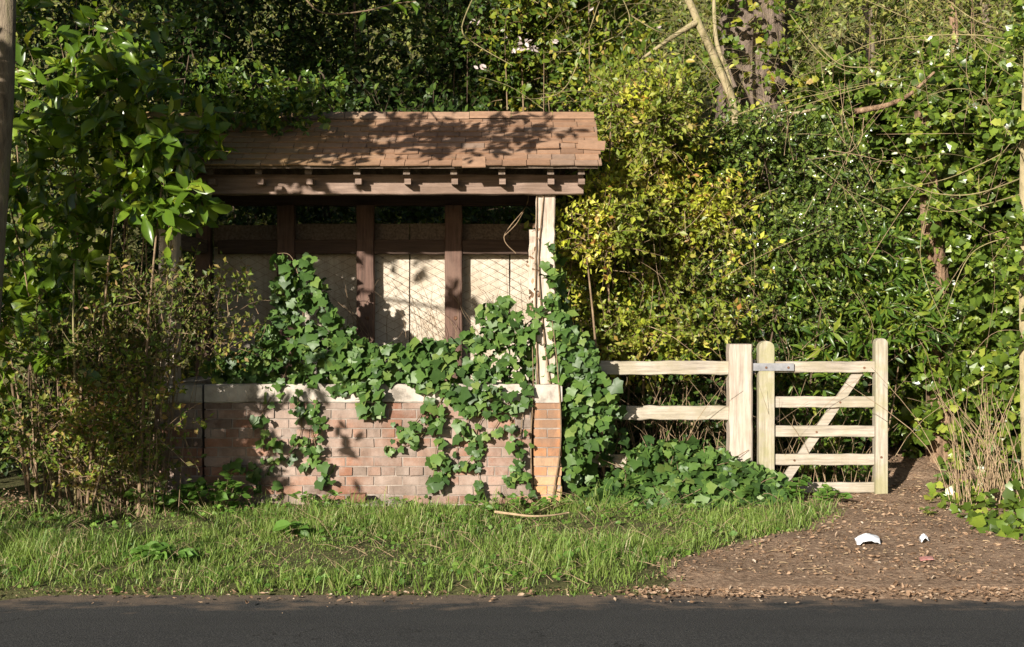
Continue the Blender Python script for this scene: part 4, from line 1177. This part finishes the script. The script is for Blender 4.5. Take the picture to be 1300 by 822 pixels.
tube_obj('limbs', np.array(LL), np.linspace(.045, .007, 10)[None].repeat(len(LL), 0), 'bark_grey', ST, 6)

# the sprays that hang in at the top
def spray(label, pts, Y, mat, size, nl, rz=0.008):
    L = bez([P(x, y, Y) for x, y in pts], 16)
    o = thing('hanging_branch', label, 'branch', tuple(L[0]), 'branches hanging in at the top')
    tube_obj('stem', L[None], np.linspace(rz, rz * .4, 16)[None], 'twig', o, 6)
    u = np.clip(np.concatenate([rng.uniform(5, 15, nl // 2), 15 - np.abs(rng.normal(0, 1.2, nl - nl // 2))]), 0, 15).astype(int)
    c = L[u] + rng.normal(0, .012, (nl, 3))
    V, Fc = leaves(c, unit(np.sign(L[-1][0] - L[0][0]) * np.array([.7, 0, -.1]) + rng.normal(0, .7, (nl, 3))), unit(np.array([-.3, -.7, .6]) + rng.normal(0, .5, (nl, 3))), size * rng.lognormal(0, .2, nl), 'laurel')
    mesh_obj('foliage', V, [Fc], mat, o)


spray('twig with long bright leaves reaching right at the top edge above the roof', [(330, -60), (380, -10), (410, 17), (465, 14), (500, 5), (528, 2)], -1.2, 'laurel', .10, 14)
spray('leafy spray with a whorl of bright leaves near the top left corner', [(120, -80), (135, -10), (150, 16), (172, 28), (198, 30), (232, 24)], -1.2, 'laurel', .10, 22)

# ------------------------------------------------------------------ grass, litter and small plants
nt = 12500
tx = rng.uniform(-7.5, 3.4, nt); ty = rng.uniform(-3.02, 0.1, nt)
edge = np.interp(ty, pk_y, pk_l)
bare = (np.sin(tx * 2.9 + 1.0) * np.sin(ty * 4.1 + tx) > 0.93) & (rng.uniform(0, 1, nt) < .75)
keep = (tx < edge - 0.02 + rng.normal(0, .10, nt)) & ~((ty > -0.12) & (tx > -2.9) & (tx < 0.5)) & ~bare
keep &= ~((tx > 0.9) & (ty > -0.35)) & ~((tx < -2.6) & (ty > -0.35) & (rng.uniform(0, 1, nt) < .6))
tx, ty = tx[keep], ty[keep]
per = rng.integers(5, 13, len(tx))
ti = np.repeat(np.arange(len(tx)), per)
bx = tx[ti] + rng.normal(0, .022, len(ti)); by = ty[ti] + rng.normal(0, .022, len(ti))
hmod = (0.75 + 0.6 * np.sin(tx * 1.9 + .4) * np.sin(ty * 2.7 + 1)) * rng.lognormal(0, .42, len(tx))
h = np.clip(0.09 * hmod[ti] * rng.uniform(.5, 1.35, len(ti)), .02, .26)
az = np.arctan2(by - ty[ti], bx - tx[ti]) + rng.normal(0, .75, len(ti)) + .5 * np.sin(tx[ti] * 2.2 + ty[ti] * 3.1); lean = rng.uniform(.15, 1.25, len(ti)) * h * .9
w = rng.uniform(.0012, .0036, len(ti))
B = np.stack([bx, by, gz(bx, by) - .01], 1)
dv = np.stack([np.cos(az), np.sin(az), np.zeros_like(az)], 1); sv = np.stack([-np.sin(az + .6), np.cos(az + .6), np.zeros_like(az)], 1)
up = np.array([0, 0, 1.0])
lf = lean / (h + 1e-6)
M1 = B + dv * (lean * .4)[:, None] + up * (h * (.66 - .12 * lf))[:, None]; Tt = B + dv * lean[:, None] + up * (h * (1.0 - .45 * lf))[:, None]
V = np.stack([B - sv * w[:, None], B + sv * w[:, None], M1 + sv * (w * .8)[:, None], M1 - sv * (w * .8)[:, None], Tt], 1).reshape(-1, 3)
k = np.arange(len(ti)) * 5
g_ = mesh_obj('grass', V, [np.stack([k, k + 1, k + 2, k + 3], 1), np.stack([k + 3, k + 2, k + 4], 1)], 'grass')
tag(g_, 'rough green grass of the roadside verge', 'grass', kind='stuff')

n = 34000
x = rng.uniform(0.6, 8, n); y = rng.uniform(-3.0, 2.9, n)
kp = path_mask(x, y) & (rng.uniform(0, 1, n) < .75 + .25 * np.sin(x * 3 + y * 5)); x, y = x[kp], y[kp]
x2 = rng.uniform(-7, 3, 900); y2 = rng.uniform(-2.9, 0, 900)
x3 = np.concatenate([-1.5 + 3.0 * rng.normal(0, 1, 900) + .5 * np.sin(np.arange(900)), rng.uniform(0.6, 7, 3500)]); y3 = -2.9 - np.abs(np.concatenate([rng.normal(0, .16, 900), rng.normal(0, .13, 3500)]))
x4 = rng.normal(-3.8, .22, 700); y4 = rng.normal(-.45, .16, 700)
x = np.concatenate([x, x2, x3, x4]); y = np.concatenate([y, y2, y3, y4])
z = np.where(y < -2.82, -0.012, gz(x, y) + np.where(path_mask(x, y), 0.015, 0.01))
z[-700:] += .18 * np.exp(-((x4 + 3.8) / .2) ** 2 - ((y4 + .45) / .15) ** 2) * rng.uniform(.2, 1, 700)
c = np.stack([x, y, z + np.abs(rng.normal(0, .006, len(x)))], 1)
V, Fc = leaves(c, unit(rng.normal(0, 1, c.shape) * np.array([1, 1, .18])), unit(np.array([0, 0, 1.]) + rng.normal(0, .38, c.shape)), 0.019 * np.clip(rng.lognormal(0, .5, len(x)), .3, 2.2), 'curl')
tag(mesh_obj('fallen_leaves', V, [Fc], 'dead'), 'brown dead leaves littering the path and verge', 'leaf litter', kind='stuff')
# fine sticks and chips
n = 1500
x = rng.uniform(0.7, 6, n); y = rng.uniform(-2.65, 2.8, n); kp = path_mask(x, y); x, y = x[kp], y[kp]; n = len(x)
a = rng.uniform(0, np.pi, n); l = rng.lognormal(-3.5, .6, n)
s = np.stack([x, y, gz(x, y) + .026], 1); d = np.stack([np.cos(a), np.sin(a), rng.normal(0, .1, n)], 1)
LL = np.stack([s, s + d * (l * .5)[:, None] + np.array([0, 0, .004]), s + d * l[:, None]], 1)
tag(tube_obj('wood_chips', LL, np.full((n, 3), 1.0) * rng.uniform(.0015, .004, (n, 1)), 'straw', None, 4), 'small broken twigs and chips scattered over the path', 'twigs', kind='stuff')


n = 9000
x = rng.uniform(-7.5, 2.6, n); y = rng.uniform(-3.0, -.08, n)
kp = (x < np.interp(y, pk_y, pk_l) + rng.normal(0, .12, n)) & (np.sin(x * 3.1 + 2) * np.sin(y * 4.3 + x * 1.2) + rng.normal(0, .35, n) > .25)
x, y = x[kp], y[kp]
c = np.stack([x, y, gz(x, y) + rng.uniform(.01, .06, len(x))], 1)
V, Fc = leaves(c, unit(rng.normal(0, 1, c.shape) * np.array([1, 1, .25])), unit(np.array([-.15, -.4, .9]) + rng.normal(0, .35, c.shape)), .028 * rng.lognormal(0, .4, len(x)), 'oval', rng.uniform(1.2, 1.9, len(x)))
tag(mesh_obj('ground_weeds', V, [Fc], 'nettle'), 'low clover and small weeds among the grass', 'weeds', kind='stuff')
n = 1600
x = rng.uniform(-7, 2.4, n); y = rng.uniform(-3.0, -.1, n); kp = x < np.interp(y, pk_y, pk_l); x, y = x[kp], y[kp]; n = len(x)
a = rng.uniform(0, 2 * np.pi, n); l = rng.uniform(.06, .22, n); s0 = np.stack([x, y, gz(x, y) + rng.uniform(.0, .05, n)], 1); d = np.stack([np.cos(a), np.sin(a), rng.uniform(.05, .7, n)], 1)
LL = np.stack([s0, s0 + d * (l * .5)[:, None] + np.array([0, 0, .015]), s0 + d * l[:, None]], 1)
tag(tube_obj('dry_grass', LL, np.array([1, .8, .3])[None] * rng.uniform(.0009, .0019, (n, 1)), 'straw', None, 3), 'dead straw-coloured grass stems among the green blades', 'dry grass', kind='stuff')


def herb(name, label, cat, px, py, Y, r, h, n, size, mat, kind='oval', group=None):
    b = P(px, py, Y); z0 = float(gz(b[0], Y))
    o = thing(name, label, cat, (b[0], Y, z0), group)
    ns = max(5, n // 7); LL = []; Cs = []; Ds = []
    for k in range(ns):
        a = rng.uniform(0, 2 * np.pi); rr = r * math.sqrt(rng.uniform(0, 1)); hh = h * rng.uniform(.5, 1.05) * (1.15 - .5 * rr / r)
        top = np.array([b[0] + rr * math.cos(a), Y + rr * math.sin(a) * .8, z0 + hh])
        ln = bez([(b[0] + rr * .4 * math.cos(a), Y + rr * .3 * math.sin(a), z0 - .01), (b[0] + rr * .8 * math.cos(a), Y + rr * .6 * math.sin(a), z0 + hh * .6), top], 8)
        LL.append(ln)
        for q in range(n // ns):
            i_ = rng.integers(3, 8); Cs.append(ln[i_]); aa = rng.uniform(0, 2 * np.pi)
            Ds.append((math.cos(aa), math.sin(aa) - .2, rng.uniform(-.3, .3)))
    tube_obj('stems', np.array(LL), np.linspace(.004, .002, 8)[None].repeat(len(LL), 0), 'twig_green', o, 4)
    Cs, Ds = np.array(Cs), np.array(Ds, float)
    V, Fc = leaves(Cs, Ds, unit(np.array([-.1, -.35, .9]) + rng.normal(0, .3, Cs.shape)), size * rng.lognormal(0, .25, len(Cs)), kind, rng.uniform(1.1, 1.5, len(Cs)))
    mesh_obj('foliage', V, [Fc], mat, o)
    return o


G = 'young nettles along the verge'
herb('nettle', 'bright nettle clump at the foot of the shaded end of the brick wall', 'nettle', 275, 650, -0.35, .26, .30, 150, .075, 'nettle', group=G)
herb('nettle', 'dark low nettle clump beneath the browning shrub at left', 'nettle', 195, 650, -0.45, .25, .22, 110, .07, 'nettle', group=G)
herb('nettle', 'small nettle growing between the gate and the dirt path', 'nettle', 1053, 640, -0.05, .13, .17, 70, .065, 'nettle', group=G)
herb('nettle', 'leafy clump at the hanging foot of the gate', 'nettle', 1020, 628, 0.2, .2, .22, 90, .07, 'nettle', group=G)
herb('nettle', 'low green weeds beside the slab below the brick wall', 'nettle', 400, 655, -0.3, .35, .14, 130, .05, 'nettle', group=G)
herb('nettle', 'low clover-like weeds below the orange brick pier', 'nettle', 655, 650, -0.3, .38, .14, 230, .042, 'nettle', group=G)
herb('seedling', 'pale little seedling alone in the middle of the path', 'seedling', 1176, 660, -0.6, .08, .09, 34, .035, 'olive')
herb('dock_plant', 'broad-leaved dock plant at the bottom left of the grass', 'dock plant', 205, 728, -2.3, .15, .13, 40, .095, 'nettle', 'laurel', group='dock plants in the grass')
herb('dock_plant', 'dock plant with few leaves in the grass below the slab', 'dock plant', 375, 700, -1.6, .12, .11, 30, .08, 'nettle', 'laurel', group='dock plants in the grass')
# green ground cover to the right of the path
poly = [(1195, 600), (1230, 590), (1330, 600), (1400, 640), (1400, 700), (1290, 690), (1240, 680), (1180, 640)]
q = sample_poly(poly, 700); Yq = 1600 * 1.6 / (q[:, 1] - 384) - 10
c = np.stack([(q[:, 0] - 650) * (10 + Yq) / 1600, Yq, np.zeros(len(q))], 1)
hgt = np.clip((c[:, 0] - 3.35) * .35, 0.02, .35)
c[:, 2] = gz(c[:, 0], c[:, 1]) + .03 + rng.uniform(0, 1, len(c)) * hgt
V, Fc = leaves(c, unit(np.array([0, -.5, .0]) + rng.normal(0, .6, c.shape)), unit(np.array([-.2, -.6, .8]) + rng.normal(0, .45, c.shape)), .075 * rng.lognormal(0, .3, len(c)), 'ivy_lo')
LI = thing('low_ivy', 'patchy low ivy around the dry stalks on the right side of the path', 'ivy', (4.0, -0.4, 0))
mesh_obj('foliage', V, [Fc], 'ivy_bank', LI, True)

# slab, pipe stub, stick, litter
b = P(465, 640, -0.12)
beam_obj_ = None
sl = thing('stone_slab', 'long grey stone slab lying at the foot of the brick wall', 'slab', (b[0], -0.12, 0))
beam_obj('slab', (P(412, 640, -.12)[0], -0.26, -0.03), (P(515, 640, -.12)[0], -0.03, 0.035), 'concrete', sl, .015, .005, 12)
st_ = thing('brick_stub', 'short reddish block standing on the stone slab', 'block', (P(455, 630, -.12)[0], -0.12, 0.035))
beam_obj('block', (P(446, 630, -.12)[0], -0.2, 0.036), (P(465, 630, -.12)[0], -0.09, 0.105), 'rust', st_, .008, .002, 4)
L = bez([P(628, 655, -.75), P(650, 662, -.8), P(672, 668, -.85), P(697, 664, -.8), P(722, 656, -.7)], 24); L[:, 2] = gz(L[:, 0], L[:, 1]) + .07
tag(tube_obj('fallen_stick', L[None], np.linspace(.011, .005, 24)[None], 'straw', None, 8, origin=L[0]), 'long curved bare stick lying in the grass below the brick pier', 'stick')


def crumple(name, label, cat, px, py, sx, sy, hgt, mat, seed):
    Yq = 1600 * 1.6 / (py - 384) - 10; x0 = (px - 650) * (10 + Yq) / 1600; z0 = float(gz(x0, Yq)) + .03
    r = np.random.default_rng(seed); n = 9
    u, v = np.meshgrid(np.linspace(-1, 1, n), np.linspace(-1, 1, n))
    z = hgt * (1 - .55 * u ** 2 - .4 * v ** 2 + r.normal(0, .07, u.shape))
    V = np.stack([x0 + u.ravel() * sx + v.ravel() * sx * .25, Yq + v.ravel() * sy + u.ravel() * sy * .3, z0 + np.maximum(z, 0).ravel()], 1)
    V2 = V - np.array([0, 0, .003])
    i = np.arange(n * n).reshape(n, n)
    f1 = np.stack([i[:-1, :-1], i[:-1, 1:], i[1:, 1:], i[1:, :-1]], -1).reshape(-1, 4)
    f2 = f1[:, ::-1] + n * n
    bd = list(i[0, :]) + list(i[1:, -1]) + list(i[-1, -2::-1]) + list(i[-2:0, 0])
    f3 = np.array([(bd[(k + 1) % len(bd)], bd[k], bd[k] + n * n, bd[(k + 1) % len(bd)] + n * n) for k in range(len(bd))])
    tag(mesh_obj(name, np.concatenate([V, V2]), [f1, f2, f3], mat, None, False, (x0, Yq, z0)), label, cat)


crumple('crumpled_paper', 'crumpled sheet of white paper lying on the path', 'paper', 1101, 695, .085, .11, .045, 'paper', 3)
crumple('paper_scrap', 'small round white scrap on the dead leaves, right of the crumpled sheet', 'paper', 1173, 693, .03, .05, .04, 'paper', 5)
crumple('red_wrapper', 'flattened reddish wrapper near the bottom edge of the path', 'wrapper', 1176, 717, .045, .05, .007, 'redpaper', 8)

# ------------------------------------------------------------------ light, sky, camera
w = bpy.data.worlds.new('World'); scene.world = w; w.use_nodes = True
nt = w.node_tree
bg = nt.nodes['Background']
sky = nt.nodes.new('ShaderNodeTexSky'); sky.sky_type = 'NISHITA'; sky.sun_disc = False
sky.sun_elevation = SUN_EL; sky.sun_rotation = math.pi + SUN_AZ
nt.links.new(sky.outputs[0], bg.inputs['Color']); bg.inputs['Strength'].default_value = 0.05
sl_ = bpy.data.lights.new('sun', 'SUN'); sl_.energy = 5.0; sl_.angle = R(0.5); sl_.color = (1.0, 0.935, 0.83)
so = bpy.data.objects.new('sun', sl_); COL.objects.link(so)
so.rotation_euler = Vector(SUN).to_track_quat('Z', 'Y').to_euler(); so.location = (-8, -14, 9)

cd = bpy.data.cameras.new('camera'); cam = bpy.data.objects.new('camera', cd); COL.objects.link(cam)
cam.location = (0, -CAM_D, EYE); cam.rotation_euler = (R(90), 0, 0)
cd.sensor_width = 36; cd.lens = F / 1300 * 36; cd.shift_y = -(411 - HY) / 1300
cd.clip_start = 0.05; cd.clip_end = 500
scene.camera = cam
scene.view_settings.view_transform = 'Standard'; scene.view_settings.look = 'None'
scene.view_settings.exposure = 1.05; scene.view_settings.gamma = 1
scene.cycles.max_bounces = 6; scene.cycles.diffuse_bounces = 2; scene.cycles.glossy_bounces = 2; scene.cycles.transmission_bounces = 3
